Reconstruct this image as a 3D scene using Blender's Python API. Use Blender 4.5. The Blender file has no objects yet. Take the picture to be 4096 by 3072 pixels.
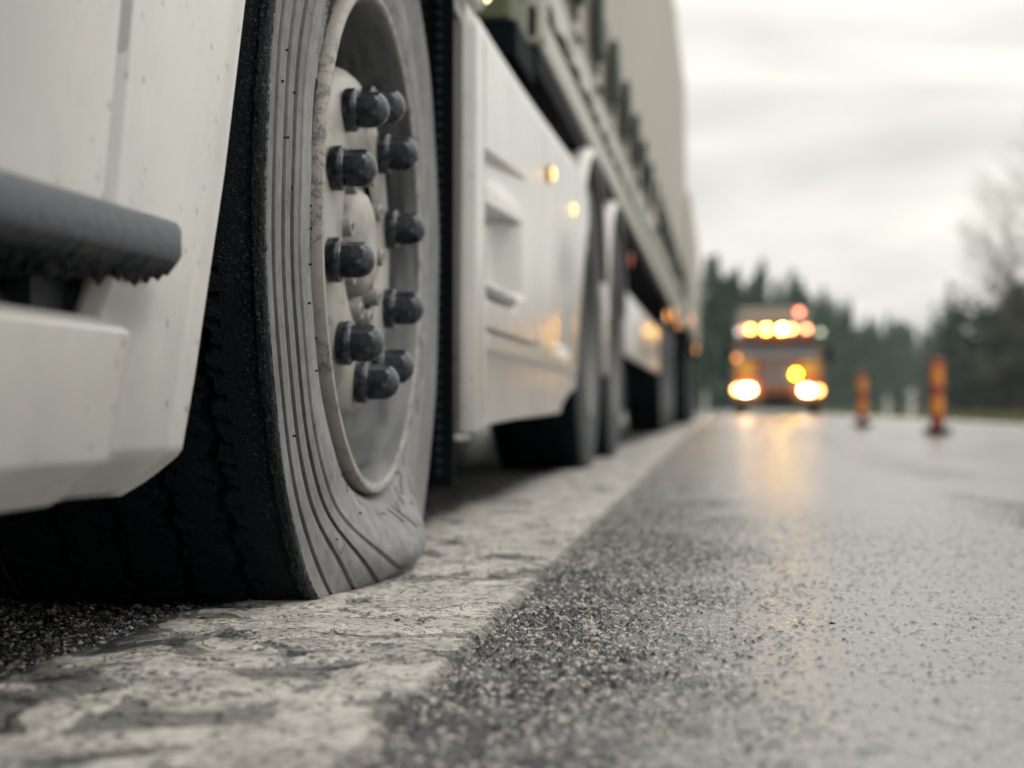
import bpy, math, random
import numpy as np
from mathutils import Matrix, Vector
R = math.radians
random.seed(7); RNG = np.random.default_rng(11)
sc = bpy.context.scene
C = sc.collection

# ------------------------------------------------------------------ camera
cam_d = bpy.data.cameras.new('camera'); cam = bpy.data.objects.new('camera', cam_d); C.objects.link(cam)
sc.camera = cam
th = math.atan(852/7000); ph = math.atan(99/7000)
Fw = Vector((-math.sin(th)*math.cos(ph), math.cos(th)*math.cos(ph), math.sin(ph)))
Rt = Vector((math.cos(th), math.sin(th), 0)); Up = Rt.cross(Fw)
M = Matrix((Rt, Up, -Fw)).transposed().to_4x4(); M.translation = (0, 0, .205)
cam.matrix_world = M
cam_d.sensor_width = 36; cam_d.lens = 7000/4096*36
cam_d.clip_start = .02; cam_d.clip_end = 6000
cam_d.dof.use_dof = True; cam_d.dof.focus_distance = 1.63; cam_d.dof.aperture_fstop = 4.15
cam_d.dof.aperture_blades = 0

# ------------------------------------------------------------------ world, sun, exposure
W = bpy.data.worlds.new('World'); sc.world = W; W.use_nodes = True
nt = W.node_tree; nt.nodes.clear()
def N(nt, t, **k):
    n = nt.nodes.new(t)
    for a, b in k.items():
        if a == 'inp':
            for i, v in b.items():
                n.inputs[i].default_value = v
        else: setattr(n, a, b)
    return n
SUN_EL, SUN_AZ = R(58), R(125)       # azimuth measured from +Y clockwise
out = N(nt, 'ShaderNodeOutputWorld'); bg = N(nt, 'ShaderNodeBackground')
sky = N(nt, 'ShaderNodeTexSky', sky_type='NISHITA', sun_disc=False, sun_elevation=SUN_EL, sun_rotation=SUN_AZ)
tc = N(nt, 'ShaderNodeTexCoord')
mp = N(nt, 'ShaderNodeMapping'); mp.inputs['Scale'].default_value = (1.6, 1.6, 7.5)
mp.inputs['Location'].default_value = (.3, 0, .35)
ns = N(nt, 'ShaderNodeTexNoise', inp={'Scale': 1.9, 'Detail': 4.0, 'Roughness': .5, 'Distortion': .25})
rp = N(nt, 'ShaderNodeValToRGB')
rp.color_ramp.elements[0].position = .34; rp.color_ramp.elements[0].color = (6.7, 6.5, 6.15, 1)
rp.color_ramp.elements[1].position = .60; rp.color_ramp.elements[1].color = (10.0, 9.6, 8.7, 1)
mx = N(nt, 'ShaderNodeMix', data_type='RGBA'); mx.inputs['Factor'].default_value = .94
L_ = nt.links.new
L_(tc.outputs['Generated'], mp.inputs['Vector']); L_(mp.outputs[0], ns.inputs['Vector'])
L_(ns.outputs['Fac'], rp.inputs['Fac']); L_(sky.outputs[0], mx.inputs['A']); L_(rp.outputs[0], mx.inputs['B'])
sx = N(nt, 'ShaderNodeSeparateXYZ'); L_(tc.outputs['Generated'], sx.inputs[0])
zr = N(nt, 'ShaderNodeMapRange'); zr.inputs['From Min'].default_value = .17; zr.inputs['From Max'].default_value = 1.
zr.inputs['To Min'].default_value = 1.0; zr.inputs['To Max'].default_value = 2.5; L_(sx.outputs[2], zr.inputs['Value'])
vm_ = N(nt, 'ShaderNodeVectorMath', operation='SCALE'); L_(mx.outputs['Result'], vm_.inputs[0]); L_(zr.outputs[0], vm_.inputs['Scale'])
L_(vm_.outputs[0], bg.inputs['Color']); bg.inputs['Strength'].default_value = .1
L_(bg.outputs[0], out.inputs['Surface'])
sd = bpy.data.lights.new('sun', 'SUN'); sun = bpy.data.objects.new('sun', sd); C.objects.link(sun)
sd.energy = .55; sd.angle = R(25); sd.color = (1, .95, .86)
sdir = Vector((math.sin(SUN_AZ)*math.cos(SUN_EL), math.cos(SUN_AZ)*math.cos(SUN_EL), math.sin(SUN_EL)))
sun.rotation_euler = sdir.to_track_quat('Z', 'Y').to_euler(); sun.location = (6, -6, 9)
vs = sc.view_settings
sc.display_settings.display_device = 'sRGB'
vs.view_transform = 'Standard'; vs.look = 'None'; vs.gamma = 1; vs.exposure = 0.20; vs.use_curve_mapping = False
cy = sc.cycles
cy.use_denoising = True
try: cy.denoiser = 'OPENIMAGEDENOISE'
except Exception: pass
cy.max_bounces = 6; cy.diffuse_bounces = 3; cy.glossy_bounces = 3; cy.transmission_bounces = 4
cy.sample_clamp_indirect = 6; cy.caustics_reflective = False; cy.caustics_refractive = False
cy.use_light_tree = True

# ------------------------------------------------------------------ node helper / materials
class G:
    """tiny shader graph builder"""
    def __init__(s, name):
        s.m = bpy.data.materials.new(name); s.m.use_nodes = True
        s.t = s.m.node_tree; s.t.nodes.clear()
        s.out = s.t.nodes.new('ShaderNodeOutputMaterial'); s.b = s.t.nodes.new('ShaderNodeBsdfPrincipled')
        s.l(s.b.outputs[0], s.out.inputs['Surface'])
        s.tc = s.t.nodes.new('ShaderNodeTexCoord')
    def l(s, a, b): s.t.links.new(a, b)
    def put(s, sock, v):
        if hasattr(v, 'is_output'): s.l(v, sock)
        elif v is not None: sock.default_value = v
    def P(s): return s.tc.outputs['Object']
    def map(s, v, sc_=(1, 1, 1), loc=(0, 0, 0)):
        n = N(s.t, 'ShaderNodeMapping'); s.l(v, n.inputs['Vector']); n.inputs['Scale'].default_value = sc_; n.inputs['Location'].default_value = loc
        return n.outputs[0]
    def noise(s, v, scale, detail=3., rough=.5, dist=0.):
        n = N(s.t, 'ShaderNodeTexNoise', inp={'Scale': scale, 'Detail': detail, 'Roughness': rough, 'Distortion': dist}); s.l(v, n.inputs['Vector'])
        return n.outputs['Fac']
    def vor(s, v, scale, feature='F1', rand=1.):
        n = N(s.t, 'ShaderNodeTexVoronoi', feature=feature); n.inputs['Scale'].default_value = scale; n.inputs['Randomness'].default_value = rand
        s.l(v, n.inputs['Vector']); return n
    def ma(s, op, a, b=None, c=None, clamp=False):
        n = N(s.t, 'ShaderNodeMath', operation=op, use_clamp=clamp)
        for i, v in enumerate((a, b, c)):
            if v is not None: s.put(n.inputs[i], v)
        return n.outputs[0]
    def ss(s, x, a, b, o0=0., o1=1.):
        n = N(s.t, 'ShaderNodeMapRange', interpolation_type='SMOOTHSTEP'); s.put(n.inputs['Value'], x)
        n.inputs['From Min'].default_value = a; n.inputs['From Max'].default_value = b
        n.inputs['To Min'].default_value = o0; n.inputs['To Max'].default_value = o1
        return n.outputs[0]
    def mix(s, f, a, b):
        n = N(s.t, 'ShaderNodeMix', data_type='RGBA'); s.put(n.inputs['Factor'], f)
        for k, v in (('A', a), ('B', b)):
            if isinstance(v, tuple) and len(v) == 3: v = v+(1,)
            s.put(n.inputs[k], v)
        return n.outputs['Result']
    def mul(s, col, f):
        n = N(s.t, 'ShaderNodeVectorMath', operation='SCALE'); s.l(col, n.inputs[0]); s.put(n.inputs['Scale'], f); return n.outputs[0]
    def xyz(s, v):
        n = N(s.t, 'ShaderNodeSeparateXYZ'); s.l(v, n.inputs[0]); return n.outputs
    def attr(s, name):
        return N(s.t, 'ShaderNodeAttribute', attribute_name=name).outputs['Fac']
    def bump(s, h, dist, strength=1., normal=None):
        n = N(s.t, 'ShaderNodeBump'); n.inputs['Distance'].default_value = dist; n.inputs['Strength'].default_value = strength
        s.l(h, n.inputs['Height'])
        if normal is not None: s.l(normal, n.inputs['Normal'])
        return n.outputs[0]
    def fin(s, base=None, rough=None, metal=None, normal=None, **k):
        b = s.b.inputs
        if base is not None: s.put(b['Base Color'], base if not (isinstance(base, tuple) and len(base) == 3) else base+(1,))
        s.put(b['Roughness'], rough); s.put(b['Metallic'], metal)
        if normal is not None: s.l(normal, b['Normal'])
        for kk, v in k.items(): s.put(b[kk.replace('_', ' ')], v)
        return s.m

def simple(name, col, rough=.6, metal=0., var=.25, nscale=9., bscale=60., bd=.0006, spec=.5, coat=0.):
    g = G(name); p = g.P()
    n = g.noise(p, nscale, 4.); f = g.ma('MULTIPLY_ADD', n, 2*var, 1-var)
    rgb = N(g.t, 'ShaderNodeRGB'); rgb.outputs[0].default_value = tuple(col)+(1,)
    nb = g.noise(p, bscale, 3.)
    return g.fin(g.mul(rgb.outputs[0], f), g.ma('MULTIPLY_ADD', n, .25, rough-.12), metal, g.bump(nb, bd), Specular_IOR_Level=spec, Coat_Weight=coat)

def emis(name, col, strength, base=(.3, .2, .1)):
    g = G(name); n = g.noise(g.P(), 20, 2.)
    g.b.inputs['Emission Color'].default_value = tuple(col)+(1,)
    g.put(g.b.inputs['Emission Strength'], g.ma('MULTIPLY_ADD', n, strength*.2, strength*.9))
    return g.fin(base, .2)

def m_paint():
    g = G('dirty_white_paint'); p = g.P()
    n1 = g.noise(g.map(p, (1, 1.6, .8)), 3.2, 5., .6)
    n2 = g.noise(p, 55, 3., .6); sp = g.vor(p, 45)
    spots = g.ma('MULTIPLY', g.ss(sp.outputs['Distance'], .10, .22, 1, 0), g.ss(g.noise(p, 9, 2.), .44, .58))
    z = g.xyz(N(g.t, 'ShaderNodeNewGeometry').outputs['Position'])[2]
    low = g.ss(g.ma('ADD', z, g.ma('MULTIPLY', n2, .06)), .13, .42, .62, 0)
    d = g.ma('ADD', g.ma('ADD', g.ss(n1, .42, .75, 0, .25), low), g.ma('MULTIPLY', spots, .6), clamp=True)
    col = g.mix(d, (.438, .430, .418), (.15, .142, .134))
    col = g.mul(col, g.ma('MULTIPLY_ADD', n2, .08, .96))
    return g.fin(col, g.ma('MULTIPLY_ADD', d, .35, .24), 0., g.bump(g.ma('ADD', g.noise(p, 6, 2.), g.ma('MULTIPLY', n2, .06)), .0022), Coat_Weight=.9, Coat_Roughness=.28)

def m_tyre(hero=True):
    g = G('tyre_rubber' if hero else 'dusty_tyre_rubber'); p = g.P()
    r = g.attr('rad') 
    x, y, z = g.xyz(p)[:3]
    # polar-ish stretched noise
    fine = g.noise(p, 420, 3., .6); mid = g.noise(p, 60, 4., .6); big = g.noise(p, 9, 4., .6)
    rr = g.ma('ADD', r, g.ma('MULTIPLY_ADD', g.noise(p, 150, 3., .7), .010, -.005))
    tread = g.ss(rr, .4885, .4925)
    dust = g.ma('ADD', g.ma('MULTIPLY', big, .6), g.ma('MULTIPLY', mid, .55))
    side = g.mix(g.ss(dust, .28, .80), (.125, .132, .144), (.270, .272, .272))
    side = g.mul(side, g.ss(r, .374, .381, 1.0, .80)); side = g.mix(g.ma('MULTIPLY', g.attr('groove_shade'), .75), side, (.030, .036, .042))  # dark ring lines: shade of the grooves painted into the sidewall colour
    # wet streaks running circumferentially
    v = g.t.nodes.new('ShaderNodeCombineXYZ'); g.put(v.inputs[0], g.ma('MULTIPLY', r, 150.)); g.put(v.inputs[1], g.ma('MULTIPLY', y, 9.)); g.put(v.inputs[2], g.ma('MULTIPLY', z, 9.))
    st = g.noise(v.outputs[0], 1., 3., .6)
    side = g.mul(side, g.ss(st, .25, .75, .90, 1.06))
    # dark specks and cracks
    vv = g.vor(p, 85); sp = g.ma('MULTIPLY', g.ss(vv.outputs['Distance'], .05, .10, 1, 0), g.ss(g.noise(p, 12, 1.), .48, .52))
    side = g.mix(g.ma('MULTIPLY', sp, .8), side, (.02, .026, .032))
    ck = g.vor(g.map(p, (1, 1, .6)), 26, 'DISTANCE_TO_EDGE')
    crack = g.ma('MULTIPLY', g.ss(ck.outputs['Distance'], .004, .02, 1, 0), g.ss(g.noise(p, 16, 2.), .60, .66))
    side = g.mix(g.ma('MULTIPLY', crack, .5), side, (.05, .055, .06))
    # tread: near-black wet rubber with grit caught in scuffed patches
    gr = g.noise(p, 300, 4., .75); pa = g.noise(p, 26, 4., .65)
    edge = g.ss(r, .470, .497)
    near = g.ss(g.ma('ABSOLUTE', g.ma('ADD', g.attr('lat'), .010)), .002, .030, 1, 0)
    grit = g.ma('MULTIPLY', g.ss(gr, .52, .70), g.ma('MAXIMUM', g.ss(pa, .55, .72, 0, .45), g.ma('MULTIPLY', near, g.ss(pa, .30, .6, .2, 1))))
    tcol = g.mix(grit, (.0010, .0042, .0075), (.10, .11, .12))
    col = g.mix(tread, side, tcol)
    fl = g.vor(p, 420); fleck = g.ma('MULTIPLY', g.ss(fl.outputs['Distance'], .08, .16, 1, 0), g.ss(g.noise(p, 40, 3., .6), .54, .60))  # fleck: wet glints painted on the tread as pale dots
    tcol = g.mix(g.ma('MULTIPLY', fleck, .8), tcol, (.34, .34, .32))
    col = g.mix(tread, side, tcol)
    rough = g.ma('MULTIPLY_ADD', tread, -.46, .82)
    h = g.ma('ADD', g.ma('MULTIPLY', fine, .25), mid)
    h2 = g.ma('ADD', g.ma('MULTIPLY', g.ma('ADD', gr, g.ma('MULTIPLY', pa, 2.2)), g.ma('MULTIPLY_ADD', tread, 3.0, 0.)), h)
    h2 = g.ma('SUBTRACT', h2, g.ma('MULTIPLY', crack, 1.5))
    return g.fin(col, rough, 0., g.bump(h2, .0013), Specular_IOR_Level=g.ma('MULTIPLY_ADD', tread, -.20, .34))

def m_rim():
    g = G('worn_rim_paint'); p = g.P()
    x, y, z = g.xyz(p)[:3]
    rad = g.ma('SQRT', g.ma('ADD', g.ma('MULTIPLY', y, y), g.ma('MULTIPLY', z, z)))
    blot = g.ma('MULTIPLY', g.ss(g.noise(p, 75, 5., .7, .1), .47, .60), g.ss(g.noise(p, 11, 2.), .38, .5))
    big = g.noise(p, 7, 4., .6); fine = g.noise(p, 240, 3., .6)
    lip = g.ss(rad, .2862, .2885)
    face = g.mix(g.ss(big, .45, .7), (.36, .348, .325), (.17, .165, .155))
    chips = g.ss(g.noise(p, 22, 5., .6, .5), .60, .64)
    face = g.mix(g.ma('MULTIPLY', chips, .8), face, (.24, .235, .22))
    lipc = g.mix(blot, (.30, .29, .265), (.15, .153, .155))
    # barrel (inside) is bare grimy metal
    barrel = g.ss(rad, .2305, .2375)
    brc = g.mix(g.ss(g.noise(g.map(p, (6, 1, 1)), 10, 4.), .4, .66), (.10, .105, .108), (.035, .04, .045))
    col = g.mix(lip, g.mix(barrel, face, brc), lipc)
    col = g.mul(col, g.ma('MULTIPLY_ADD', fine, .25, .87))
    h = g.ma('ADD', g.ma('MULTIPLY', blot, g.ma('MULTIPLY', lip, .8)), g.ma('ADD', g.ma('MULTIPLY', fine, .35), g.ma('MULTIPLY', chips, -.6)))
    return g.fin(col, .5, 0., g.bump(h, .0009), Coat_Weight=.1)

def m_nut():
    g = G('weathered_nut_metal'); p = g.P()
    n = g.noise(p, 70, 5., .65); f = g.noise(p, 500, 3., .6)
    col = g.mix(g.ss(n, .32, .75), (.028, .034, .042), (.10, .11, .127))
    col = g.mix(g.ss(g.noise(p, 160, 3., .7), .60, .72, 0, .6), col, (.19, .19, .185))
    return g.fin(col, g.ma('MULTIPLY_ADD', n, .28, .14), .75, g.bump(g.ma('ADD', g.ma('MULTIPLY', n, .35), g.ma('MULTIPLY', f, .3)), .0007), Specular_IOR_Level=.45)

def m_road():
    g = G('wet_asphalt'); p = g.P(); x, y, z = g.xyz(p)[:3]
    pw = N(g.t, 'ShaderNodeVectorMath', operation='ADD'); nz = N(g.t, 'ShaderNodeTexNoise', inp={'Scale': 160., 'Detail': 3.}); g.l(p, nz.inputs['Vector'])
    sc2 = g.mul(nz.outputs['Color'], .009); g.l(p, pw.inputs[0]); g.l(sc2, pw.inputs[1]); q = pw.outputs[0]
    v1 = g.vor(q, 138); v2 = g.vor(q, 320)
    c1 = N(g.t, 'ShaderNodeSeparateColor'); g.l(v1.outputs['Color'], c1.inputs[0])
    d1 = g.ss(v1.outputs['Distance'], .26, .55, 1, 0); d2 = g.ss(v2.outputs['Distance'], .22, .55, 1, 0)
    low = g.noise(p, 14, 4., .55)
    present = g.ss(c1.outputs[0], .12, .30)
    h = g.ma('ADD', g.ma('MULTIPLY', g.ma('MULTIPLY', d1, g.ma('MULTIPLY_ADD', c1.outputs[1], .7, .4)), g.ma('MULTIPLY', present, .0040)), g.ma('MULTIPLY', d2, .0016))
    h = g.ma('ADD', h, g.ma('MULTIPLY_ADD', low, .0022, -.0011))
    # water film
    ed = g.ma('ADD', x, g.ma('MULTIPLY_ADD', g.noise(g.map(p, (1, .45, 1)), 5., 3., .6), .34, -.17))
    wet = g.ss(ed, -.13, .12)
    dry2 = g.ma('MULTIPLY', g.ss(ed, .44, .56), g.ss(g.noise(g.map(p, (1, .3, 1), (3, 1, 0)), 2.6, 3.), .42, .60))
    wet = g.ma('SUBTRACT', wet, g.ma('MULTIPLY', dry2, .75), clamp=True)
    lev = g.ma('MULTIPLY_ADD', g.ma('MULTIPLY', wet, g.ma('MULTIPLY_ADD', g.noise(g.map(p, (1, .35, 1), (7, 2, 0)), 3.2, 4., .6), .7, .60)), .0032, -.0003)
    rip = g.ma('MULTIPLY', g.noise(g.map(p, (1, .8, 1)), 200, 4., .7), .0009)
    levr = g.ma('ADD', lev, rip)
    hh = g.ma('SMOOTH_MAX', h, levr, .0006)
    under = g.ss(g.ma('SUBTRACT', levr, h), -.0002, .0004)
    stone = N(g.t, 'ShaderNodeValToRGB'); cr = stone.color_ramp
    cr.elements[0].position = 0; cr.elements[0].color = (.008, .012, .016, 1)
    cr.elements[1].position = 1; cr.elements[1].color = (.45, .40, .34, 1)
    for pos, c in ((.28, (.022, .028, .034)), (.48, (.11, .118, .125)), (.72, (.37, .368, .36)), (.9, (.38, .345, .30))):
        e = cr.elements.new(pos); e.color = c+(1,)
    g.l(c1.outputs[2], stone.inputs[0])
    top = g.ma('MULTIPLY', d1, present)
    col = g.mix(g.ss(top, .05, .45), g.mix(g.ss(d2, .2, .8), (.004, .008, .012), (.035, .042, .05)), stone.outputs[0])
    grit = g.noise(p, 700, 2., .6)
    col = g.mul(col, g.ma('MULTIPLY_ADD', grit, .9, .55))
    film = g.mix(g.noise(p, 60, 4., .6), (.12, .125, .13), (.24, .235, .225))
    col = g.mix(g.ma('MULTIPLY', under, .85), col, film)
    col = g.mul(col, g.ss(g.ma('ADD', x, g.ma('MULTIPLY_ADD', low, .12, -.06)), -.60, -.50, .25, 1.))  # shade under the lorry painted in: road colour darkened on that side
    rough = g.mix(under, (.22, .22, .22), (.22, .22, .22))
    rs = N(g.t, 'ShaderNodeSeparateColor'); g.l(rough, rs.inputs[0])
    d = N(g.t, 'ShaderNodeDisplacement', inp={'Midlevel': 0., 'Scale': 1.}); g.l(hh, d.inputs['Height']); g.l(d.outputs[0], g.out.inputs['Displacement'])
    g.m.displacement_method = 'BOTH'
    return g.fin(col, rs.outputs[0], 0., None, Specular_IOR_Level=g.ma('MULTIPLY_ADD', wet, .5, .5))

def m_line():
    g = G('flaking_road_paint'); p = g.P(); x, y, z = g.xyz(p)[:3]
    wp = g.map(p, (1, .75, 1))
    n1 = g.noise(wp, 8.5, 4., .50, 1.3); n2 = g.noise(g.map(p, (1, .8, 1), (4, 2, 0)), 15, 4., .55, .6)
    wearL = g.ss(x, -.57, -.47, .20, 0); wearN = g.ss(y, 1.7, 1.1, 0, .02)
    a = g.ma('SUBTRACT', n1, g.ma('ADD', wearL, g.ma('MULTIPLY', wearN, 1.)))
    P1 = g.ss(a, .425, .433); P2 = g.ss(a, .345, .355); P3 = g.ss(g.ma('SUBTRACT', n2, wearL), .54, .55)
    bare = g.ss(a, .265, .275, 1, 0)
    # crumbling edges
    xe = g.ma('ADD', x, g.ma('ADD', g.ma('MULTIPLY_ADD', g.noise(p, 150, 5., .8), .030, -.015), g.ma('MULTIPLY', y, .006)))
    edge = g.ma('MULTIPLY', g.ss(xe, -.194, -.212), g.ss(xe, -.545, -.515))
    gr = g.noise(p, 520, 4., .7); pit = g.ss(g.noise(p, 230, 4., .7), .58, .70)
    lowv = g.noise(p, 14, 4., .55)
    h = g.ma('ADD', g.ma('ADD', g.ma('MULTIPLY', P1, .0022), g.ma('MULTIPLY', P2, .0014)), g.ma('MULTIPLY', P3, .0014))
    h = g.ma('SUBTRACT', h, g.ma('MULTIPLY', bare, .0050))
    h = g.ma('ADD', h, g.ma('ADD', g.ma('MULTIPLY', gr, .0005), g.ma('MULTIPLY', lowv, .0016)))
    h = g.ma('SUBTRACT', h, g.ma('MULTIPLY', pit, .0009))
    h = g.ma('ADD', g.ma('MULTIPLY', h, edge), g.ma('MULTIPLY_ADD', edge, .0065, -.0065))
    cream = g.mix(g.ss(lowv, .3, .7), (.56, .54, .495), (.36, .345, .32))
    st = g.noise(g.map(p, (1, .7, 1)), 34, 5., .7)
    fk = g.ma('MULTIPLY', g.ss(g.noise(g.map(p, (1, .8, 1)), 110, 5., .75), .47, .57), g.ss(st, .36, .56)); ce = g.vor(g.map(p, (1, .7, 1)), 24, 'DISTANCE_TO_EDGE'); cl = g.ma('MULTIPLY', g.ss(ce.outputs['Distance'], .008, .03, 1, 0), g.ss(g.noise(p, 9, 3.), .50, .58))
    col = g.mix(g.ma('MAXIMUM', g.ma('MULTIPLY', fk, .92), g.ma('MULTIPLY', cl, .8)), cream, (.035, .042, .048))
    lowc = g.mix(g.ss(g.noise(p, 60, 4.), .4, .65), (.060, .062, .062), (.012, .017, .021))  # chipped-away layers, coloured darker to paint in the shade of the hollows
    col = g.mix(g.ma('MAXIMUM', g.ma('MULTIPLY', P1, 1.), g.ma('MULTIPLY', P2, .38)), lowc, col)
    col = g.mix(g.ma('MULTIPLY', pit, .9), col, (.03, .038, .045))
    sp = g.vor(p, 330); col = g.mix(g.ma('MULTIPLY', g.ss(sp.outputs['Distance'], .12, .3, 1, 0), .45), col, (.035, .045, .052))
    col = g.mul(col, g.ma('MULTIPLY_ADD', gr, .8, .62))
    # near-black strip along the line's left side, border broken by noise
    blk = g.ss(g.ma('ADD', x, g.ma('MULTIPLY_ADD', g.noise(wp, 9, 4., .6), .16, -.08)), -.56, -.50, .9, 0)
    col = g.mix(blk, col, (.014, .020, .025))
    d = N(g.t, 'ShaderNodeDisplacement', inp={'Midlevel': 0., 'Scale': 1.}); g.l(h, d.inputs['Height']); g.l(d.outputs[0], g.out.inputs['Displacement'])
    g.m.displacement_method = 'BOTH'
    return g.fin(col, g.ma('MULTIPLY_ADD', gr, .3, .38), 0., None, Specular_IOR_Level=.5)

MAT = {}
MAT['paint'] = m_paint(); MAT['tyre'] = m_tyre(); MAT['rim'] = m_rim(); MAT['nut'] = m_nut()
MAT['black'] = simple('black_grimy_metal', (.0030, .0062, .0092), .75, var=.5, spec=.08)
MAT['flap'] = simple('black_rubber', (.0020, .0042, .0062), .75, var=.4, spec=.08)
MAT['letter'] = simple('clean_black_rubber', (.010, .014, .018), .6, spec=.3)
MAT['scuffed'] = simple('scuffed_raised_rubber', (.085, .09, .095), .7, spec=.3)
MAT['dark_steel'] = simple('grimy_wheel_steel', (.11, .11, .11), .55, .2, var=.3)
MAT['plastic'] = simple('grey_moulded_plastic', (.048, .062, .075), .5, var=.2, nscale=14, bscale=90, bd=.0016)
MAT['knob'] = simple('dark_ribbed_plastic', (.010, .015, .020), .6, var=.6, nscale=30, bscale=150, bd=.002)
MAT['steel'] = simple('dull_grey_steel', (.27, .265, .255), .45, .2, var=.2, nscale=20)
MAT['dark_tyre'] = simple('grey_tyre_wall', (.032, .038, .045), .75, var=.3)
MAT['tread'] = simple('black_tyre_tread', (.003, .006, .009), .75, var=.4, spec=.08)
MAT['curtain'] = simple('cream_curtain_fabric', (.37, .35, .31), .55, var=.10, nscale=1.5, bscale=8, bd=.004)
MAT['hem'] = simple('pale_curtain_hem', (.44, .455, .41), .5, var=.15, nscale=6)
MAT['rail'] = simple('grey_green_side_rail', (.30, .33, .29), .5, var=.25, nscale=5)
MAT['buckle'] = simple('dark_green_strap', (.018, .034, .028), .6)
MAT['olive'] = simple('olive_green_paint', (.075, .095, .035), .5, var=.12)
MAT['glass'] = simple('dark_tinted_glass', (.02, .025, .03), .12, var=.1, bd=.0001)
MAT['bark'] = simple('bare_bark', (.09, .08, .075), .9, var=.3)
MAT['wpost'] = simple('white_post_plastic', (.55, .56, .52), .5, var=.1)

# ------------------------------------------------------------------ mesh helpers
def setp(o, label=None, cat=None, group=None, kind=None):
    if label: o['label'] = label
    if cat: o['category'] = cat
    if group: o['group'] = group
    if kind: o['kind'] = kind
    return o
def origin(o):
    v = Vector((0, 0, 0))
    while o is not None: v += o.location; o = o.parent
    return v
def empty(name, loc, label, cat, group=None):
    o = bpy.data.objects.new(name, None); C.objects.link(o); o.location = loc; o.empty_display_size = .2
    return setp(o, label, cat, group)
def mesh(name, V, Fc, mat, parent=None, smooth=True, angle=40, mi=None, loc=None):
    """V in world coordinates (minus the parents' origin); loc = own origin"""
    V = np.asarray(V, dtype=np.float64).reshape(-1, 3)
    off = origin(parent) if parent else Vector((0, 0, 0))
    base = Vector(loc) if loc is not None else off.copy()
    V = V-np.array(base)
    me = bpy.data.meshes.new(name)
    if isinstance(Fc, np.ndarray) and Fc.ndim == 2:
        k = Fc.shape[1]; n = len(Fc)
        me.vertices.add(len(V)); me.vertices.foreach_set('co', V.astype(np.float32).ravel())
        me.loops.add(n*k); me.loops.foreach_set('vertex_index', Fc.astype(np.int32).ravel())
        me.polygons.add(n); me.polygons.foreach_set('loop_start', np.arange(0, n*k, k, dtype=np.int32))
        me.update(calc_edges=True)
    else:
        me.from_pydata([tuple(v) for v in V], [], [tuple(int(i) for i in f) for f in Fc]); me.update()
    ms = mat if isinstance(mat, (list, tuple)) else [mat]
    for m in ms: me.materials.append(m)
    if mi is not None: me.polygons.foreach_set('material_index', np.asarray(mi, dtype=np.int32))
    me.polygons.foreach_set('use_smooth', np.full(len(me.polygons), bool(smooth)))
    if smooth and angle < 180:
        me.set_sharp_from_angle(angle=R(angle))
    me.update()
    o = bpy.data.objects.new(name, me); C.objects.link(o)
    if parent: o.parent = parent
    o.location = base-off
    return o
def grid_faces(nu, nv, wrap_u=False, flip=False):
    i = np.arange(nu if wrap_u else nu-1)[:, None]; j = np.arange(nv-1)[None, :]
    a = i*nv+j; b = ((i+1) % nu)*nv+j
    f = np.stack([a, b, b+1, a+1], -1).reshape(-1, 4)
    return f[:, ::-1].copy() if flip else f
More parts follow.
